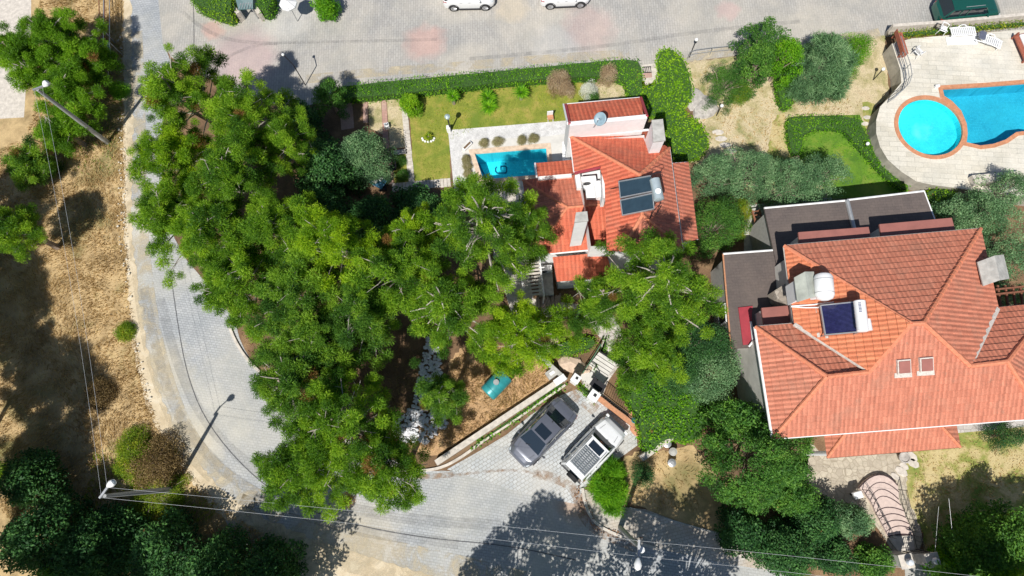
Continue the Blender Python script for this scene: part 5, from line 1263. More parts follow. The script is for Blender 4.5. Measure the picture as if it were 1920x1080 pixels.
# hedges and ivy
hedge('hedge', [(620,160),(700,150),(800,141),(960,126),(1120,110),(1195,105),(1206,125),(1208,180),(1180,180),(1166,142),(1100,143),(960,152),(830,167),(700,180),(640,184),(618,182)], .85, 'long clipped green hedge between the plaza and the villa lawn', 'hedge')
hedge('ivy_bank', [(1230,95),(1258,84),(1285,106),(1298,145),(1303,185),(1284,195),(1292,215),(1316,226),(1333,262),(1322,290),(1288,302),(1262,296),(1252,262),(1246,222),(1216,215),(1185,205),(1150,190),(1180,175),(1208,160),(1236,150)], .6, 'bright green ivy bank around the gate and the east side of the small villa', 'lime', leaf=.13)
hedge('hedge', [(1455,120),(1492,118),(1494,192),(1474,203),(1458,180)], .8, 'short upright green hedge right of the dry garden', 'hedge')
hedge('hedge', [(1473,222),(1490,213),(1615,213),(1622,240),(1640,262),(1675,298),(1712,338),(1706,358),(1688,352),(1650,318),(1622,285),(1594,256),(1582,240),(1512,242),(1506,285),(1484,292)], .6, 'U-shaped yellow-green hedge around the fresh lawn', 'hedge')
hedge('ivy_bank', [(1160,705),(1195,700),(1240,690),(1300,720),(1330,758),(1322,812),(1296,832),(1262,824),(1240,832),(1228,850),(1204,842),(1200,805),(1186,768),(1164,735)], 1.0, 'big bright green ivy mound right of the parked cars', 'hedge', leaf=.13)
hedge('hedge', [(1022,655),(1060,636),(1110,626),(1124,648),(1082,664),(1042,670)], .7, 'small lime green hedge above the entrance steps', 'lime')
hedge('hedge', [(1065,610),(1075,580),(1105,565),(1112,580),(1108,600),(1085,614)], 1.0, 'lime green shrub border along the front path', 'lime')
hedge('hedge', [(350,-30),(434,-20),(434,22),(412,24),(380,12),(352,0)], 1.5, 'green hedge at the top edge left of the street gate', 'lime')
hedge('hedge', [(474,-30),(510,-30),(508,10),(490,20),(476,6)], 1.3, 'green hedge at the top edge right of the street gate', 'hedge')
hedge('hedge', [(1738,350),(1795,352),(1800,368),(1778,385),(1742,378)], 1.2, 'rounded green hedge beside the pale deck edge', 'lime')
hedge('planting_strip', [(1678,56),(1760,50),(1850,42),(2000,30),(2000,38),(1850,52),(1760,60),(1682,68)], .35, 'strip of green and yellow planting behind the low street wall', 'yellow', z0=ZD-.1, dens=220)
hedge('planting_strip', [(1830,332),(1915,323),(1920,330),(1834,341)], .3, 'green plants growing in the long concrete planter', 'hedge', z0=ZD+.2)
hedge('planting_strip', [(880,840),(900,822),(960,780),(1035,728),(1055,714),(1065,722),(1010,762),(950,802),(900,836),(886,846)], .25, 'strip of low green plants between the wall and the parking bay', 'hedge', dens=90, leaf=.16)
hedge('planting_strip', [(1080,722),(1086,716),(1120,748),(1112,756)], .5, 'short green planting beside the gate pillar', 'hedge')
hedge('planting_strip', [(1130,650),(1136,625),(1142,628),(1137,655),(1120,690),(1112,695)], .4, 'narrow green border along the entrance steps', 'hedge')
# spiky and flowering garden plants
def yucca(u, v, r_, label, n=70, ht=.9, mat='hedge', name='yucca', group='spiky plants on the lawn', trunk=.0):
    c = P(u,v,ht*.7); root = empty(name, (c.x,c.y,0), label, 'yucca' if name=='yucca' else 'cycad', group)
    T = []
    for i in range(n):
        th = 2.4*i; el = math.asin(.02+.95*(i/n)); L = r_*random.uniform(.8,1.1)
        d = Vector((math.cos(th)*math.cos(el), math.sin(th)*math.cos(el), math.sin(el)*.8)); s = Vector((-math.sin(th),math.cos(th),0))*.035
        a = Vector((c.x,c.y,trunk+.25)); m_ = a + d*L*.55; e = a + d*L - Vector((0,0,.18*L*math.cos(el)))
        T += [a-s*.6, m_-s, m_+s, a-s*.6, m_+s, a+s*.6, m_-s, e, m_+s]
    npmesh('leaves', np.array([tuple(x) for x in T]), 3, M[mat], root, rng.uniform(.2,.9,len(T)//3))
    MB().tube([(c.x,c.y,0),(c.x,c.y,trunk+.3)], [.13,.08], 8).build('stem', M['bark'], root)
yucca(849,183,.62,'left one of the small yuccas on the lawn',70,1.1,trunk=.7)
yucca(914,178,.85,'upper head of the big central yucca on the lawn',90,.9); yucca(916,196,.75,'lower head of the big central yucca on the lawn',90,.8)
yucca(977,174,.72,'right one of the small yuccas on the lawn',80,1.1,trunk=.6)
yucca(803,256,.42,'small yellow-green cycad ringed with stones on the lawn',40,.4,'yellow','cycad')
rg = MB()
c = P(803,262,.05)
for k in range(7): a = math.pi*(1.0+k/6); rg.ball((c.x+.4*math.cos(a), c.y+.25*math.sin(a)+.1, .05), .09, 5)
tag(rg.build('stone_ring', M['white'], smooth=True), 'half ring of white stones around the small cycad', 'stones')
leafy(767,187,24,1.6,'round yellow-green bush at the head of the stone edging','lime',T_LEAF,name='bush',cat='bush',pr=.35)
leafy(1048,145,26,1.6,'brown and pink flowering bush in the lawn hedge, left','flower',T_FINE,name='flowering_bush',cat='bush',pr=.3)
leafy(1063,160,18,1.2,'brown dried flowering bush just right of the left one','flower',T_FINE,name='flowering_bush',cat='bush',pr=.25)
leafy(1141,132,22,1.5,'brown and cream flowering bush near the bend of the hedge','flower',T_FINE,name='flowering_bush',cat='bush',pr=.3)
leafy(1105,165,20,1.0,'white blossoming shrub on the flower bed','white_leaf',T_FINE,name='flowering_bush',cat='bush',pr=.25)
leafy(1112,178,14,.7,'small dark green shrub by the villa roof edge','leaf',T_FINE,name='flowering_bush',cat='bush',pr=.25)
for i,(u,v,r_) in enumerate([(907,265,11),(933,262,12),(978,260,11),(1000,257,12),(874,296,10),(876,309,10),(876,323,9)]):
    leafy(u, v, r_, .5, ['left dry ball plant above the pool','second dry ball plant above the pool','third dry ball plant above the pool','right dry ball plant above the pool','upper dry ball plant left of the pool','middle dry ball plant left of the pool','lower dry ball plant left of the pool'][i], 'sage', T_FINE, name='ball_plant', cat='plant', group='dry ball plants around the small pool', pr=.2)
for i,(u,v) in enumerate([(748,298),(755,325)]): leafy(u, v, 14, .6, ['green herb clump at the top of the herb bed','green herb clump at the bottom of the herb bed'][i], 'leaf', T_FINE, name='herb_clump', cat='plant', pr=.22)
# loose grass
tufts('dry_grass', [(60,-50),(228,-50),(232,120),(236,420),(246,600),(290,790),(350,880),(430,960),(560,1040),(560,1100),(-40,1100),(-40,300),(80,240)], 230, .26, 'straw', .038)
tufts('dry_grass', [(850,660),(930,642),(1000,672),(1040,700),(960,765),(880,812),(820,845),(780,850),(800,790),(835,730)], 230, .36, 'straw', .035)
tufts('green_weeds', [(190,60),(228,60),(232,330),(150,330),(100,300)], 40, .25, 'feather', .05)
tufts('green_weeds', [(180,830),(330,810),(340,900),(430,960),(300,1000),(150,960)], 90, .35, 'yellow', .05)
tufts('dry_grass', [(1200,850),(1300,840),(1330,960),(1220,950),(1160,940)], 60, .3, 'straw', .04)
tufts('dry_grass', [(1280,130),(1400,110),(1450,200),(1600,180),(1640,215),(1480,212),(1460,300),(1400,270),(1310,260)], 60, .16, 'straw', .05)
tufts('lawn_tufts', [(1490,225),(1600,222),(1650,300),(1690,345),(1500,350)], 120, .10, 'hedge', .05)
tufts('lawn_tufts', [(770,178),(1195,152),(1200,226),(1060,226),(842,244),(842,330),(780,338)], 120, .08, 'yellow', .045)
tufts('lawn_tufts', [(1700,870),(1790,815),(1980,800),(1980,1080),(1740,1080)], 90, .12, 'straw', .05)
tufts('dry_grass', [(440,610),(500,640),(505,700),(480,690)], 60, .25, 'straw', .04)
tufts('undergrowth', [(620,660),(780,640),(830,700),(760,830),(660,840),(560,700)], 60, .4, 'dry', .04)
# white stones under the lower pine
def stones(name, px, n, r0, r1, m, label):
    loop = [P(u,v,0) for u,v in px]; xs = [p.x for p in loop]; ys = [p.y for p in loop]; mb = MB(); k = 0
    while k < n:
        x, y = random.uniform(min(xs),max(xs)), random.uniform(min(ys),max(ys))
        if not inpoly(np.array([x]), np.array([y]), [(p.x,p.y) for p in loop])[0]: continue
        r = random.uniform(r0,r1); a = random.uniform(0,3)
        mb.lathe((x,y,random.uniform(0,.1)), [(r*.8,0),(r,.5*r),(r*.6,r*.9)], 5, random.uniform(.7,1.3), random.uniform(.6,1.1)); k += 1
    o = mb.build(name, m); o['kind'] = 'stuff'; o['label'] = label; o['category'] = 'stones'; return o
stones('white_rubble', [(800,630),(822,650),(832,720),(838,800),(800,832),(745,830),(735,800),(775,760),(785,700)], 900, .05, .15, plain('white_stone',(.72,.72,.74),.85,var=.15), 'heap of broken white stones under the lower pines')
stones('fallen_twigs_gravel', [(1180,1000),(1260,1025),(1120,985),(1098,930),(1085,905),(1075,930),(1100,985),(1150,1010)], 160, .02, .05, plain('brown_grit',(.30,.17,.10),.9,var=.3), 'brown grit along the sidewalk kerb')
stones('field_stones', [(235,60),(240,420),(250,600),(300,800),(290,800),(240,600),(222,420),(222,60)], 150, .03, .08, plain('pale_stone',(.6,.56,.48),.9,var=.2), 'small pale stones scattered along the field edge')
# ------------------------------------------------------------------ kerbs, walls
def kerb(name, px, label, wd=.16, h=.12, m=None, seg=.8, cat='kerb'):
    px_ = px
    for _ in range(2):
        q = [px_[0]]
        for a, b in zip(px_, px_[1:]): q += [(a[0]*.75+b[0]*.25,a[1]*.75+b[1]*.25),(a[0]*.25+b[0]*.75,a[1]*.25+b[1]*.75)]
        px_ = q + [px_[-1]]
    pts = [P(u,v,0) for u,v in px_]; n = len(pts); L = []; R2 = []
    for i in range(n):
        d = (pts[min(i+1,n-1)]-pts[max(i-1,0)]).normalized(); nn = Vector((-d.y,d.x,0))*wd/2; L.append(pts[i]+nn); R2.append(pts[i]-nn)
    mb = MB(); vs = [p for a, b in zip(L,R2) for p in (a, b, b+Vector((0,0,h)), a+Vector((0,0,h)))]
    fs = [(0,1,2,3), tuple(4*(n-1)+k for k in (3,2,1,0))]
    for i in range(n-1): fs += [(4*i+k, 4*i+(k+1)%4, 4*i+4+(k+1)%4, 4*i+4+k) for k in range(4)]
    mb.add(vs, fs); return tag(mb.build(name, m or M['paleconcrete']), label, cat)
kerb('kerb', [(432,615),(442,640),(462,672),(490,700),(540,750),(620,810),(720,864),(770,884),(822,880),(862,860),(905,828)], 'long curved kerb along the foot of the pine grove')
kerb('kerb', [(905,828),(960,792),(1010,757),(1060,722)], 'straight kerb between the planting strip and the parked sedan', .12)
kerb('kerb', [(1092,915),(1096,940),(1104,965),(1124,988),(1164,1006),(1235,1030)], 'curved kerb of the sidewalk corner near the leaning lamp')
kerb('kerb', [(1180,952),(1300,988),(1400,1014),(1500,1045)], 'thin kerb between the sidewalk and the shaded scrub', .1, .1, M['concrete'])
kerb('kerb', [(1645,240),(1645,262),(1662,300),(1690,325),(1720,345)], 'curved pale edging below the round pool deck', .2, .2)
# low garden wall beside the parking bay
def wallbar(name, a, b, wd, h, label, m=None, cat='wall'):
    A, B = P(*a,h), P(*b,h); A.z = B.z = h/2
    return tag(MB().bar(A, B, wd, h).build(name, m or M['paleconcrete'], bevel=.015), label, cat)
wallbar('garden_wall', (817,868), (1052,712), .34, .55, 'long low pale wall between the scorched grass and the parking bay')
wallbar('garden_wall', (1203,860), (1260,818), .36, .7, 'short low wall in front of the ivy mound, right of the off-roader')
wallbar('garden_wall', (1062,712), (1000,655), .25, .7, 'narrow wall running up behind the meter box', M['concrete'])
o = MB().box(P(1050,712,.7), (.75,.4,.12), R_(35)); tag(o.build('wall_slab', M['white'], bevel=.02), 'short white slab lying on the end of the low wall', 'slab')
c = P(1035,700,.4); r = empty('meter_box', (c.x,c.y,0), 'open meter box with a white meter beside the low wall', 'meter box', None, R_(35))
MB().box((0,0,.3),(.7,.5,.6)).build('case', M['concrete'], r, bevel=.02); MB().box((0,0,.62),(.32,.2,.08)).build('meter', M['whiteplastic'], r, bevel=.02)
def pillar(u, v, h, w_, rz, label, m=None):
    c = P(u,v,h); r = empty('gate_pillar', (c.x,c.y,0), label, 'gate pillar', 'white pillars of the entrance gate', rz)
    MB().box((0,0,h/2),(w_,w_,h)).build('shaft', m or M['white'], r, bevel=.02); MB().box((0,0,h+.03),(w_*1.2,w_*1.2,.07)).build('cap', M['white'], r, bevel=.02); MB().box((.03,.03,h+.10),(w_*.35,w_*.3,.08)).build('intercom', M['iron'], r)
pillar(1114,742,1.5,.5,R_(-36),'white gate pillar nearest the parked cars')
pillar(1080,710,1.4,.42,R_(-36),'white gate pillar at the end of the low wall')
A, B = P(1126,733,0), P(1190,785,0)
wallbar('terracotta_ledge', (1122,745), (1190,797), .3, .35, 'orange brick ledge under the iron fence', M['terracotta'])
railing('iron_fence', 'black iron fence between the parking bay and the ivy mound', [P(u,v,.35) for u,v in [(1128,744),(1150,762),(1172,778),(1192,794)]], 1.15, .13, M['iron'], .02, (1,.12), cat='fence')
gb = empty('arched_gate', P(1105,705), 'open arched black iron gate leaf at the foot of the entrance steps', 'gate')
mb = MB()
for rr in (0,.12):
    mb.tube([P(u,v,1.2-rr) for u,v in [(1096,694),(1104,692),(1112,698),(1118,708),(1120,716)]], .022, 6)
for u,v in [(1098,693),(1103,692),(1109,695),(1114,701),(1118,708),(1120,715)]: q = P(u,v,1.2); mb.tube([q,(q.x,q.y,.1)], .014, 5)
mb.build('gate_leaf', M['iron'], gb)
sh = MB().box(P(1121,722,.9), (.9,.55,.05), R_(-36)); 
o = sh.build('canopy_panel', M['blackfab'], bevel=.01); tag(o, 'small black canopy panel behind the white gate pillar', 'canopy')
# entrance steps
es = empty('entrance_steps', P(1133,690), 'white entrance steps with four dark riser lines below the flagstone path', 'stairs')
e1 = [(1124,659),(1158,681)]; 
for i in range(5):
    z = .5-.1*i; f0, f1 = i*7.0, (i+1)*7.0 if i < 4 else 62
    dirx, diry = -.62, .80
    q = [P(1124+dirx*f0,659+diry*f0,z), P(1158+dirx*f0,681+diry*f0,z), P(1158+dirx*f1,681+diry*f1,z), P(1124+dirx*f1,659+diry*f1,z)]
    MB().hull([Vector((p.x,p.y,0)) for p in q], q).build('step', M['whitestone'], es)
    if i < 5: MB().bar(q[0]+Vector((0,0,.01)), q[1]+Vector((0,0,.01)), .09, .03).build('nosing', M['iron'], es)
railing('hand_rail', 'green painted handrail left of the entrance steps', [P(u,v,.3) for u,v in [(1124,650),(1112,670),(1100,688),(1092,700)]], .8, 9, plain('green_paint',(.10,.20,.12),.5), .03, (1,.1), False)
for i,(u,v,r_,l) in enumerate([(1172,652,.55,'pale boulder beside the flagstone path under the pine'),(1070,680,.6,'sandy boulder below the small lime hedge'),(1093,690,.5,'sandy boulder beside the arched gate'),(1035,645,.5,'sandy boulder left of the small lime hedge')]): tag(rock(P(u,v,0), r_, 20+i, plain('sandy_rock',(.55,.42,.32),.95,var=.2,scale=4,bmp=.6)), l, 'rock', 'boulders of the front garden')
# retaining walls upper left corner / gate at top
wallbar('gate_wall', (436,12), (446,24), .3, .9, 'short stone wall left of the top street gate')
wallbar('gate_wall', (476,10), (486,24), .3, .9, 'short stone wall right of the top street gate')
tp = empty('street_gate', P(460,12), 'blue-green pitched gate roof with metal lattice at the top edge', 'gate')
q = [P(440,-8,1.6), P(474,-8,1.6), P(474,16,1.2), P(447,18,1.2)]; MB().hull([p-Vector((0,0,.06)) for p in q], q).build('roof_panel', plain('teal_sheet',(.04,.11,.12),.4), tp)
mb = MB()
for k in range(5): mb.bar(P(449+5*k,16,1.26), P(452+5*k,3,1.4), .03, .03)
mb.bar(P(449,8,1.36), P(473,6,1.36), .03, .03); mb.build('lattice', M['steel'], tp)
for u, v in ((447,16),(472,15)): qq = P(u,v,1.15); MB().tube([qq,(qq.x,qq.y,0)], .05, 6).build('post', M['steel'], tp)
us = empty('garden_umbrella', P(540,8), 'cream garden umbrella open beside the hedge at the top edge', 'umbrella')
c = P(540,6,1.9); n_ = 8
vs = [tuple(c+Vector((0,0,.35)))]+[(c.x+.62*math.cos(k*math.pi/4+.2), c.y+.62*math.sin(k*math.pi/4+.2), c.z) for k in range(8)]+[(c.x+.60*math.cos(k*math.pi/4+.2), c.y+.60*math.sin(k*math.pi/4+.2), c.z-.12) for k in range(8)]
MB().add(vs, [(0,1+k,1+(k+1)%8) for k in range(8)]+[(1+k,9+k,9+(k+1)%8,1+(k+1)%8) for k in range(8)]).build('canopy', M['white'], us)
MB().tube([(c.x,c.y,0),(c.x,c.y,2.25)], .03, 8).build('pole', M['steel'], us)
mb = MB(); [mb.tube([c+Vector((0,0,.34)), Vector(vs[1+k])+Vector((0,0,.01))], .012, 5) for k in range(8)]; mb.build('ribs', M['steel'], us)
leafy(605,0,26,2.0,'green bush at the top edge beside the umbrella','hedge',T_LEAF,name='bush',cat='bush',pr=.4)
# fence and sign, upper left
railing('street_fence', 'rusty post and rail fence along the top left verge', [P(u,v,.0) for u,v in [(216,-30),(216,30),(216,80),(215,130),(213,160)]], 1.3, .9, M['steel'], .03, (1,.5), False, cat='fence')
railing('rusty_fence', 'rusty red fence behind the sign at the top left', [P(u,v,.0) for u,v in [(204,-30),(206,30),(207,80),(205,130),(180,175),(150,200),(125,235)]], 1.2, .9, M['rust'], .035, (1,.5), False, cat='fence')
sg = empty('notice_board', P(205,100,0), 'small white notice board with faded blue panels on the verge fence', 'sign')
q = [P(199,78,1.5), P(205,79,1.5), P(208,112,1.2), P(202,110,1.2)]; MB().hull([p-Vector((0,0,.04)) for p in q], q).build('board', M['whiteplastic'], sg)
mb = MB(); cc = sum(q,Vector())/4
for t in (.27,.62): 
    a = [q[0].lerp(q[3],t-.13), q[1].lerp(q[2],t-.13), q[1].lerp(q[2],t+.16), q[0].lerp(q[3],t+.16)]; m0 = sum(a,Vector())/4; a = [m0+(p-m0)*.72+Vector((0,0,.008)) for p in a]; mb.sheet(a)
mb.build('faded_print', plain('faded_blue',(.22,.28,.42),.7,var=.3,scale=12), sg)
for p in (q[2],q[1]): MB().tube([p,(p.x,p.y,0)], .03, 6).build('post', M['steel'], sg)
# ------------------------------------------------------------------ lamps and wires
def lamp_post(base, top, h, head, arm0, arm1, label):
    b, t = P(*base,0), P(*top,h)
    r = empty('street_lamp', tuple(b), label, 'street lamp', 'street lamps with wires')
    MB().tube([b, b.lerp(t,.5), t], [.16,.13,.09], 12).build('pole', M['polegrey'], r, smooth=True)
    MB().bar(P(*arm0,h+.05), P(*arm1,h+.05), .1, .1).build('crossarm', M['steel'], r)
    hd, hc = P(*head[0],h+.5), P(*head[1],h+.6); o = MB().tube([P(*arm1,h+.08), hd], .035, 6).build('lamp_arm', M['steel'], r)
    d = (hc-hd); mb = MB(); mb.tube([hd, hd+d*.2, hd+d*.55, hd+d*.85, hc], [.06,.13,.19,.15,.03], 12); mb.build('lamp_head', M['globe'], o, smooth=True)
    return b, t
lamp_post((203,268),(70,168),6.9,((82,162),(90,152)),(62,169),(81,162),'grey street lamp leaning over the feathery trees at the upper left')
lamp_post((325,917),(196,930),6.7,((201,912),(216,902)),(187,934),(202,914),'grey street lamp beside the dry shrub at the lower left')
lamp_post((1163,990),(1198,1025),6.9,((1197,1046),(1195,1070)),(1198,1012),(1197,1044),'grey street lamp on the lower right sidewalk')
o = MB().tube([P(1203,1031,6.3), P(1203,1031,6.5)], .15, 14).build('junction_cap', M['globe']); tag(o, 'small round white cap beside the head of the lower right street lamp', 'cap')
def wire(a, b, sag, label, r=.0055):
    A, B = P(*a), P(*b); n = 24
    pts = [A.lerp(B,i/n) - Vector((0,0,sag*4*(i/n)*(1-i/n))) for i in range(n+1)]
    o = MB().tube(pts, r, 5).build('overhead_wire', plain('wire_metal',(.62,.64,.66),.5,.2)); tag(o, label, 'wire', 'overhead street wires')
wire((64,168,6.95),(190,932,6.75),.35,'left wire between the two left street lamps'); wire((79,162,6.95),(201,915,6.75),.35,'right wire between the two left street lamps')
wire((190,933,6.75),(1197,1043,6.95),.5,'lower wire crossing the street at the bottom'); wire((201,914,6.75),(1198,1014,6.95),.5,'upper wire crossing the street at the bottom')
wire((1197,1043,6.95),(1960,1130,6.9),.4,'lower wire running right from the lower right street lamp'); wire((1198,1014,6.95),(1960,1095,6.9),.4,'upper wire running right from the lower right street lamp')
def glamp(u, v, h, label, r_=.12, m=None, ball=True, head=None):
    b = P(u,v,0); r = empty('garden_lamp', (b.x,b.y,0), label, 'garden lamp', 'garden globe lamps', 0)
    MB().tube([(0,0,0),(0,0,h)], .035, 8).build('pole', M['iron'], r)
    MB().lathe((0,0,h), [(.05,0),(.08,.03),(.06,.07)], 12).build('collar', M['iron'], r)
    MB().ball((0,0,h+.05+r_), r_, 8).build('globe', M['globe'], r, smooth=True)
for (u,v,h,l) in [(1292,108,1.8,'globe lamp at the end of the plaza railing'),(1343,217,1.1,'white globe lamp in the dry garden beside the boulders'),(1637,150,1.1,'white globe lamp at the foot of the concrete retaining wall'),(1614,281,.7,'white globe lamp on the yellow-green hedge of the fresh lawn')]: glamp(u,v,h,l)
b = P(845,246,0); r = empty('garden_lamp', (b.x,b.y,0), 'black lantern on a white plinth at the corner of the gravel terrace', 'garden lamp', None, 0)
MB().box((-.1,0,.3),(.26,.26,.6)).build('plinth', M['white'], r, bevel=.02); MB().tube([(0,0,.3),(0,0,1.7)], .05, 8).build('pole', M['iron'], r); MB().lathe((0,0,1.7), [(.08,0),(.16,.08),(.18,.25),(.05,.34)], 12).build('lantern', plain('lantern_glass',(.35,.45,.46),.2), r, smooth=True)
b = P(573,160,0); r = empty('plaza_lamp', (b.x,b.y,0), 'thin black lamp on a bent arm at the left end of the hedge', 'garden lamp', None, 0)
MB().tube([(0,0,0),(0,0,2.4),(-.4,.25,3.1)], .035, 8).build('pole', M['iron'], r); MB().ball((-.45,.28,3.1), .1, 6).build('globe', M['globe'], r, smooth=True)
railing('plaza_railing', 'low grey railing between the plaza and the dry garden', [P(u,v,0) for u,v in [(1288,112),(1300,108),(1330,104),(1362,101),(1385,98)]], .9, 1.2, M['steel'], .02, (1,.5), False)
# small slatted doormat grate by the ivy gate
A = P(1213,131,.05); r = empty('metal_grate', (A.x,A.y,0), 'small iron slatted gate lying between the hedge and the ivy bank', 'gate', None, R_(3))
f = MB(); [f.box((x,0,.06),(.04,.42,.04)) for x in (-.26,-.13,0,.13,.26)]; f.build('bars', M['iron'], r); f = MB(); [f.box((0,y,.07),(.6,.04,.05)) for y in (-.22,.22)]; f.build('frame', M['iron'], r)
ground_sheet('gate_threshold', [(1200,122),(1233,118),(1238,150),(1210,160)], M['paleconcrete'], 6)
ground_sheet('brick_step', [(1205,138),(1222,136),(1223,145),(1206,147)], M['pinkpave'], 8)
# teal tank
A, B = P(914,738,.55), P(948,703,.55); d = (B-A)
tk = empty('teal_tank', tuple((A+B)/2-Vector((0,0,.55))), 'teal cylindrical tank lying on the scorched grass', 'tank')
MB().tube([A-d*.03, A, A+d*.03, B-d*.03, B, B+d*.03], [.40,.52,.55,.55,.52,.40], 28).build('body', M['teal'], tk, smooth=True)
for t in (.2,.5,.8): MB().tube([A+d*(t-.008), A+d*(t+.008)], .56, 28).build('rib', M['teal'], tk)
m_ = A+d*.55; MB().tube([m_+Vector((-.05,0,.5)), m_+Vector((-.05,0,.68))], .17, 18).build('manhole_cap', M['steel'], tk)
for t in (.15,.85): q = A+d*t; MB().box((q.x,q.y,.08),(.16,.9,.16), math.atan2(d.y,d.x)).build('cradle', M['concrete'], tk)
# dead branches on the street
tw = MB()
for a, b in [((610,955),(650,905)),((640,880),(665,850)),((620,930),(655,880))]: branch_tubes(tw, P(*a,.04), P(*b,.06), .02, .01, 0, 4)
tag(tw.build('fallen_branch', M['bark']), 'thin fallen brown branches on the pavers under the lower pine', 'branch')
# terrace furniture under the olive tree
c = P(684,325,.45); r = empty('garden_bench', (c.x,c.y,0), 'blue cushioned garden bench on the pink terrace', 'bench', None, R_(-38))
MB().box((0,0,.42),(1.25,.42,.10)).build('seat', M['bluefab'], r, bevel=.03); MB().box((0,-.28,.62),(1.25,.07,.36),0,0,R_(12)).build('backrest', M['bluefab'], r, bevel=.02)
for s in (-1,1): MB().box((s*.58,0,.2),(.06,.42,.4)).build('leg', M['iron'], r)
c = P(709,341,.72); r = empty('garden_table', (c.x,c.y,0), 'dark garden table with white papers at the end of the pink terrace', 'table', None, R_(-30))
MB().box((0,0,.72),(.95,.7,.05)).build('table_top', M['bluefab'], r, bevel=.01)
for x in (-.4,.4):
    for y in (-.28,.28): MB().box((x,y,.35),(.05,.05,.7)).build('leg', M['iron'], r)
for i,(dx,dy,l) in enumerate([(-.2,.02,'left sheet of white paper on the dark garden table'),(.12,.18,'right sheet of white paper on the dark garden table')]): tag(MB().box((c.x+dx,c.y+dy,.755),(.30,.24,.012),R_(-25)).build('white_paper', M['whiteplastic']), l, 'paper')
def dchair(u, v, rz, label):
    c = P(u,v,.4); r = empty('garden_chair', (c.x,c.y,0), label, 'garden chair', 'dark chairs of the pink terrace', rz)
    MB().box((0,0,.43),(.46,.46,.05)).build('seat', M['blackfab'], r, bevel=.015); MB().box((-.25,0,.68),(.05,.46,.48),0,R_(-14)).build('backrest', M['blackfab'], r, bevel=.015)
    for x in (-.2,.2):
        for y in (-.2,.2): MB().tube([(x,y,.43),(x*1.1,y*1.1,0)], .016, 6).build('leg', M['wood'], r)
dchair(736,315,R_(190),'dark folding chair beside the herb bed'); dchair(702,312,R_(-60),'dark chair in the shade of the olive tree'); dchair(718,353,R_(100),'dark chair below the garden table'); dchair(722,298,R_(200),'grey shaded chair where the pink path narrows')
c = P(722,318,.45); r = empty('wooden_stool', (c.x,c.y,0), 'small light wooden stool in the middle of the pink terrace', 'stool', None, R_(20))
MB().lathe((0,0,.4), [(.20,0),(.21,.03),(.19,.05)], 16).build('seat', plain('light_wood',(.5,.32,.16),.7,var=.2,scale=12), r)
for k in range(4): a = k*math.pi/2; MB().tube([(.12*math.cos(a),.12*math.sin(a),.4),(.2*math.cos(a),.2*math.sin(a),0)], .018, 6).build('leg', M['wood'], r)
c = P(724,233,.4); r = empty('stone_pedestal', (c.x,c.y,0), 'small white square pedestal on the pink path', 'pedestal', None, R_(15))
MB().box((0,0,.18),(.32,.32,.36)).build('block', M['white'], r, bevel=.02); MB().lathe((0,0,.36), [(.09,0),(.11,.05),(.08,.05),(.02,.02)], 14).build('bowl', M['steel'], r)
c = P(876,273,.2); r = empty('planter_trough', (c.x,c.y,0), 'small white trough set diagonally near the pool corner', 'planter', None, R_(48))
MB().box((0,0,.12),(.75,.26,.24)).build('trough', M['white'], r, bevel=.04); MB().box((0,0,.235),(.62,.15,.03)).build('soil', M['soil'], r)
c = P(1032,220,.4); r = empty('terrace_chair', (c.x,c.y,0), 'small pale chair on the lawn edge near the villa wall', 'chair', None, R_(8))
MB().box((0,0,.4),(.4,.32,.05)).build('seat', M['terracotta'], r); MB().box((0,.2,.62),(.4,.05,.45)).build('backrest', M['white'], r)
for x in (-.17,.17):
    for y in (-.12,.12): MB().box((x,y,.2),(.04,.04,.4)).build('leg', M['white'], r)
# pots and things along the fence
for i,(u,v,m,l) in enumerate([(1184,778,'terracotta','terracotta pot at the lower end of the iron fence'),(1189,788,'teal','blue glazed pot at the lower end of the iron fence')]): pot(u, v, .17, l, M[m])
tag(rock(P(1196,808,0), .35, 33, M['terracotta']), 'orange sandstone boulder at the corner of the parking bay', 'rock')
for i,(u,v,l) in enumerate([(1251,832,'grey lidded bin in the shade under the ivy mound, upper one'),(1262,847,'white lidded bin in the shade under the ivy mound, middle one'),(1260,868,'pale blue lidded bin in the shade, lowest one')]):
    c = P(u,v,.5); r = empty('waste_bin', (c.x,c.y,0), l, 'bin', 'bins under the ivy mound', R_(20*i))
    MB().lathe((0,0,0), [(.17,0),(.22,.5)], 14).build('body', [M['rockgrey'],M['whiteplastic'],plain('pale_blue_plastic',(.35,.45,.58),.5)][i], r); MB().lathe((0,0,.5), [(.23,0),(.24,.03),(.1,.07)], 14).build('lid', [M['steel'],M['concrete'],M['steel']][i], r)
for i,(u,v,l) in enumerate([(1757,925,'left thin cable hanging over the shaded lawn'),(1783,960,'right thin cable hanging over the shaded lawn')]):
    a, b = (P(1760,950,3.0), P(1752,1048,1.7)) if i == 0 else (P(1779,935,3.2), P(1785,993,3.0)); tag(MB().tube([a,b], .007, 5).build('thin_cable', M['steel']), l, 'cable')
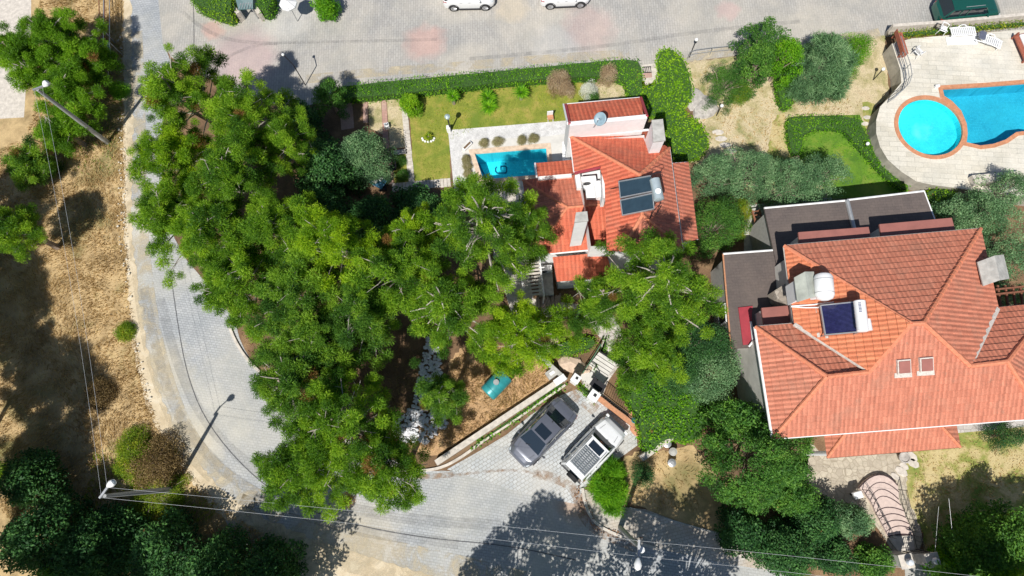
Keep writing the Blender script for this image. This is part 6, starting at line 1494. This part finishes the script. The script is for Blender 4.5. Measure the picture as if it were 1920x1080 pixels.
# ------------------------------------------------------------------ cars
def loft(st, n=9):
    """st: list of (x, z_bottom, z_shoulder, z_top, half_width_bottom, half_width_shoulder, half_width_top) -> closed body grid"""
    mb = MB(); rows = []
    for (x, zb, zs_, zt, wb, ws_, wt) in st:
        half = [(wb*.55,zb),(wb,zb+.05),(ws_*1.0,zb+(zs_-zb)*.45),(ws_*.985,zs_-(zs_-zb)*.12),(wt+(ws_-wt)*.45,zs_+(zt-zs_)*.35),(wt,zt-(zt-zs_)*.12),(wt*.6,zt),(0,zt+.012)]
        row = [(x,y,z) for y,z in half]; row += [(x,-y,z) for y,z in half[-2::-1]]; rows.append(row)
    k = len(rows[0]); vs = [p for r in rows for p in r]
    fs = [(i*k+j, i*k+j+1, (i+1)*k+j+1, (i+1)*k+j) for i in range(len(rows)-1) for j in range(k-1)]
    fs += [(i*k+k-1, i*k, (i+1)*k, (i+1)*k+k-1) for i in range(len(rows)-1)]
    fs += [tuple(range(k-1,-1,-1)), tuple((len(rows)-1)*k+j for j in range(k))]
    return mb.add(vs, fs)
def interp(st, xs):
    out = []
    for x in xs:
        for a, b in zip(st, st[1:]):
            if a[0] <= x <= b[0] or a[0] >= x >= b[0]:
                t = (x-a[0])/(b[0]-a[0]); out.append(tuple(a[i]+(b[i]-a[i])*t for i in range(7))); break
    return out
def car(label, loc, rz, paint, L, W, Hb, Hr, cab, kind='sedan', group=None, name='parked_car'):
    """local +x = front; cab = (rear glass base x, roof rear x, roof front x, windscreen base x)"""
    r = empty(name, (loc.x,loc.y,0), label, 'car', group, rz); h = L/2; w_ = W/2
    rear = Hb*(.97 if kind=='sedan' else 1.0); nose = Hb*.80
    st = [(-h,.32,rear*.80,rear*.84,w_*.70,w_*.74,w_*.60),(-h+.10,.24,rear*.88,rear*.95,w_*.84,w_*.88,w_*.76),(-h+.45,.22,rear*.92,rear,w_*.93,w_*.97,w_*.86),(-h*.35,.20,rear*.93,rear*1.0,w_*.95,w_,w_*.88),
          (h*.15,.20,Hb*.92,Hb,w_*.95,w_,w_*.88),(h*.5,.20,Hb*.86,Hb*.96,w_*.94,w_*.99,w_*.84),(h*.8,.22,nose*.88,Hb*.88,w_*.90,w_*.95,w_*.74),(h-.12,.26,nose*.78,nose*.90,w_*.76,w_*.82,w_*.58),(h,.34,nose*.62,nose*.66,w_*.58,w_*.62,w_*.44)]
    xs = sorted(set([s[0] for s in st]+[-h+L*k/22 for k in range(1,22)])); body = loft(interp(st, xs)).build('body', paint, r, smooth=True)
    cb0, cr0, cr1, cb1 = cab; wt = w_*({'sedan':.70,'off':.71}.get(kind,.80)); wb_ = w_*.88
    g = MB(); zb = Hb*.93
    def ring(x, z, wd): return [(x, wd, z), (x, wd*.5, z+.012), (x,-wd*.5, z+.012), (x,-wd, z)]
    secs = [(cb0,zb,wb_*.9),(cr0,Hr-.03,wt*.97),((cr0+cr1)/2,Hr,wt),(cr1,Hr-.04,wt*.95),(cb1,zb,wb_*.92)]
    # glasshouse: windscreen, rear glass, side glass as one dark shell
    top = []; 
    for (x,z,wd) in secs: top.append(ring(x,z,wd))
    vs = [p for t_ in top for p in t_]; fs = [(i*4+j,i*4+j+1,i*4+4+j+1,i*4+4+j) for i in range(4) for j in range(3)]
    n0 = len(vs); 
    for s in (1,-1):
        j = 0 if s > 0 else 3; b = len(vs); vs += [((secs[1][0]+cb0)/2,s*wb_,zb-.03),(0.0,s*wb_,zb-.03),((secs[3][0]+cb1)/2,s*wb_,zb-.03)]
        fs += [(0*4+j,4+j,b),(4+j,8+j,b+1,b),(8+j,12+j,b+2,b+1),(12+j,16+j,b+2)]
    g.add(vs, fs).build('windows', M['glass'], r)
    # roof panel and pillars in body colour
    rf = MB(); xs_ = [cr0-.02,(cr0+cr1)/2,cr1+.02]; zz = [Hr-.015,Hr+.02,Hr-.02]; R_w = [wt*1.0,wt*1.03,wt*.98]
    vs = []; 
    for x,z,wd in zip(xs_,zz,R_w): vs += [(x,wd,z-.05),(x,wd*.93,z),(x,wd*.5,z+.025),(x,0,z+.03),(x,-wd*.5,z+.025),(x,-wd*.93,z),(x,-wd,z-.05)]
    rf.add(vs, [(i*7+j,i*7+j+1,i*7+8+j,i*7+7+j) for i in range(2) for j in range(6)]).build('roof', paint, r, smooth=True)
    pl = MB()
    for s in (1,-1):
        pl.bar((cr1,s*wt*.97,Hr-.04),(cb1,s*wb_*.93,zb+.01),.07,.05); pl.bar((cr0,s*wt*.98,Hr-.04),(cb0,s*wb_*.92,zb+.01),.11,.06)
        xm = (cr0+cr1)/2; pl.bar((xm,s*wt*1.01,Hr-.03),(xm,s*wb_*1.005,zb),.07,.04)
        if kind != 'sedan': pl.bar((cr0+.55*(xm-cr0),s*wt*1.01,Hr-.03),(cr0+.55*(xm-cr0),s*wb_*1.005,zb),.08,.04)
    pl.build('pillars', paint, r)
    for x in (-h*.60,h*.62):
        for s in (1,-1):
            o = MB().tube([(x,s*(w_-.20),.33),(x,s*(w_-.185),.33),(x,s*(w_-.02),.33),(x,s*(w_+.005),.33)], [.28,.335,.335,.28], 22).build('wheel', M['rubber'], r, smooth=True)
            rm = MB().tube([(x,s*(w_+.0),.33),(x,s*(w_+.014),.33)], .215, 20); 
            for k in range(5): a = k*2*math.pi/5; rm.bar((x,s*(w_+.018),.33),(x+.2*math.cos(a),s*(w_+.018),.33+.2*math.sin(a)),.05,.015)
            rm.build('rim', M['alloy'], o)
            # wheel arch lip
            MB().tube([(x+.37*math.cos(a),s*(w_-.005),.33+.37*math.sin(a)) for a in [math.pi*k/10 for k in range(11)]], .022, 5).build('wheel_arch', M['trim'], r)
    for s in (1,-1):
        MB().tube([(cb1-.15,s*(w_*.96),Hb*.98),(cb1-.18,s*(w_+.12),Hb*1.02),(cb1-.20,s*(w_+.17),Hb*1.02)], [.03,.08,.05], 8).build('wing_mirror', paint if kind != 'off' else M['iron'], r, smooth=True)
        MB().tube([(h-.42,s*w_*.80,nose*.83),(h-.22,s*w_*.74,nose*.78),(h-.10,s*w_*.60,nose*.72)], [.05,.085,.05], 8).build('headlight', M['lens'], r, smooth=True)
        MB().tube([(-h+.03,s*w_*.60,rear*.72),(-h+.10,s*w_*.80,rear*.76),(-h+.28,s*w_*.90,rear*.78)], [.04,.075,.04], 8).build('tail_light', M['tail'], r, smooth=True)
        for x in (.05, -h*.30): MB().box((x,s*(w_*.985+.012),Hb*.80),(.16,.02,.03)).build('door_handle', M['alloy'], r)
    tr = MB(); tr.bar((-h*.42,w_*.985,.24),(h*.42,w_*.985,.24),.05,.10); tr.bar((-h*.42,-w_*.985,.24),(h*.42,-w_*.985,.24),.05,.10); tr.build('sill_trim', M['trim'], r)
    ln = MB(); z_ = Hb*.985
    for s in (1,-1): ln.bar((cb1+.12,s*w_*.60,Hb*.985+.018),(h*.72,s*w_*.52,Hb*.90+.012),.012,.006)
    ln.build('bonnet_crease', M['trim'], r)
    MB().bar((cb1+.02,-.25,zb+.035),(cb1-.28,.22,zb+.17),.025,.02).build('wiper', M['iron'], r)
    return r
M['alloy'] = plain('alloy', (.5,.51,.53), .3, .8, var=.05); M['trim'] = plain('dark_trim', (.03,.03,.035), .6)
M['lens'] = plain('headlamp_lens', (.6,.65,.7), .1, .2, var=.05, coat=1); M['tail'] = plain('tail_lens', (.35,.01,.015), .2, coat=1)
pg_ = plain('grey_car_paint', (.19,.20,.235), .25, .55, var=.04, coat=1); pw = plain('white_car_paint', (.76,.77,.78), .3, 0, var=.03, coat=1); pgn = plain('green_car_paint', (.012,.10,.075), .25, .3, var=.06, coat=1)
def place(a, b, z): A, B = P(*a,z), P(*b,z); c = (A+B)/2; return c, math.atan2((B-A).y,(B-A).x), (B-A).length
c, rz, L = place((1066,760),(968,862),.75)
sd_ = car('grey metallic sedan with a sunroof, nose towards the street', c, rz, pg_, L+.02, 1.86, .88, 1.42, (-1.55,-.85,.35,1.15))
MB().box((-.02,0,1.462),(.60,.84,.05)).build('sunroof', M['glass'], sd_, bevel=.01)
MB().tube([(-.78,0,1.43),(-.84,0,1.52)], [.04,.015], 6).build('antenna', M['trim'], sd_)
for s in (1,-1): MB().bar((-1.5,s*.62,.90),(-2.1,s*.55,.875),.012,.006).build('boot_seam', M['trim'], sd_)
c, rz, L = place((1074,884),(1156,797),.9)
of = car('white boxy off-roader with a roof rack and tail-mounted spare wheel', c, rz, pw, L+.25, 1.86, 1.08, 1.74, (-1.98,-1.85,.35,.85), 'off')
rk = MB()
for s in (1,-1): rk.tube([(-1.6,s*.58,1.84),(.2,s*.58,1.84)], .022, 6)
rk.build('roof_rail', M['white'], of)
rb = MB(); [rb.box((-1.55+.13*k,0,1.86),(.05,1.06,.03)) for k in range(10)]; [rb.box((-.97,y,1.88),(1.25,.035,.05)) for y in (-.53,-.26,0,.26,.53)]; rb.build('roof_rack', plain('rack_metal',(.20,.22,.23),.6,.3,var=.2,scale=9), of)
MB().box((-.02,0,1.795),(.42,.86,.03)).build('sunroof', M['glass'], of, bevel=.01)
x0 = -(L+.25)/2; o = MB().tube([(x0-.02,-.18,.95),(x0-.26,-.18,.95)], .36, 24).build('spare_wheel', M['rubber'], of); MB().tube([(x0-.26,-.18,.95),(x0-.275,-.18,.95)], .2, 18).build('spare_cover', M['concrete'], o)
MB().box((L/2+.10,0,.55),(.16,1.66,.24)).build('front_bumper', M['white'], of, bevel=.05); MB().box((x0-.03,0,.50),(.14,1.7,.22)).build('rear_bumper', M['trim'], of, bevel=.04)
MB().box((L/2+.05,0,.80),(.05,1.2,.16)).build('grille', M['trim'], of)
c, rz, L = place((832,-12),(926,-14),.8)
vn = car('white delivery van with dark side windows, cut by the top edge', c, rz, pw, L+.1, 1.8, 1.12, 1.78, (-L/2+.06,-L/2+.16,.25,.95), 'van')
c, rz, L = place((1014,-14),(1104,-18),.75)
cr = car('small white crossover with black lower trim, cut by the top edge', c, rz, pw, L+.1, 1.78, 1.02, 1.55, (-L/2+.1,-L/2+.45,.2,.85), 'suv')
c, rz, L = place((1758,20),(1876,8),.8)
gn = car('dark green estate car parked behind the low deck wall', c, rz, pgn, L, 1.8, 1.05, 1.68, (-L/2+.12,-L/2+.45,.45,1.0), 'suv')
for s in (1,-1): MB().tube([(-1.0,s*.60,1.74),(.3,s*.60,1.74)], .02, 6).build('roof_rail', M['steel'], gn)
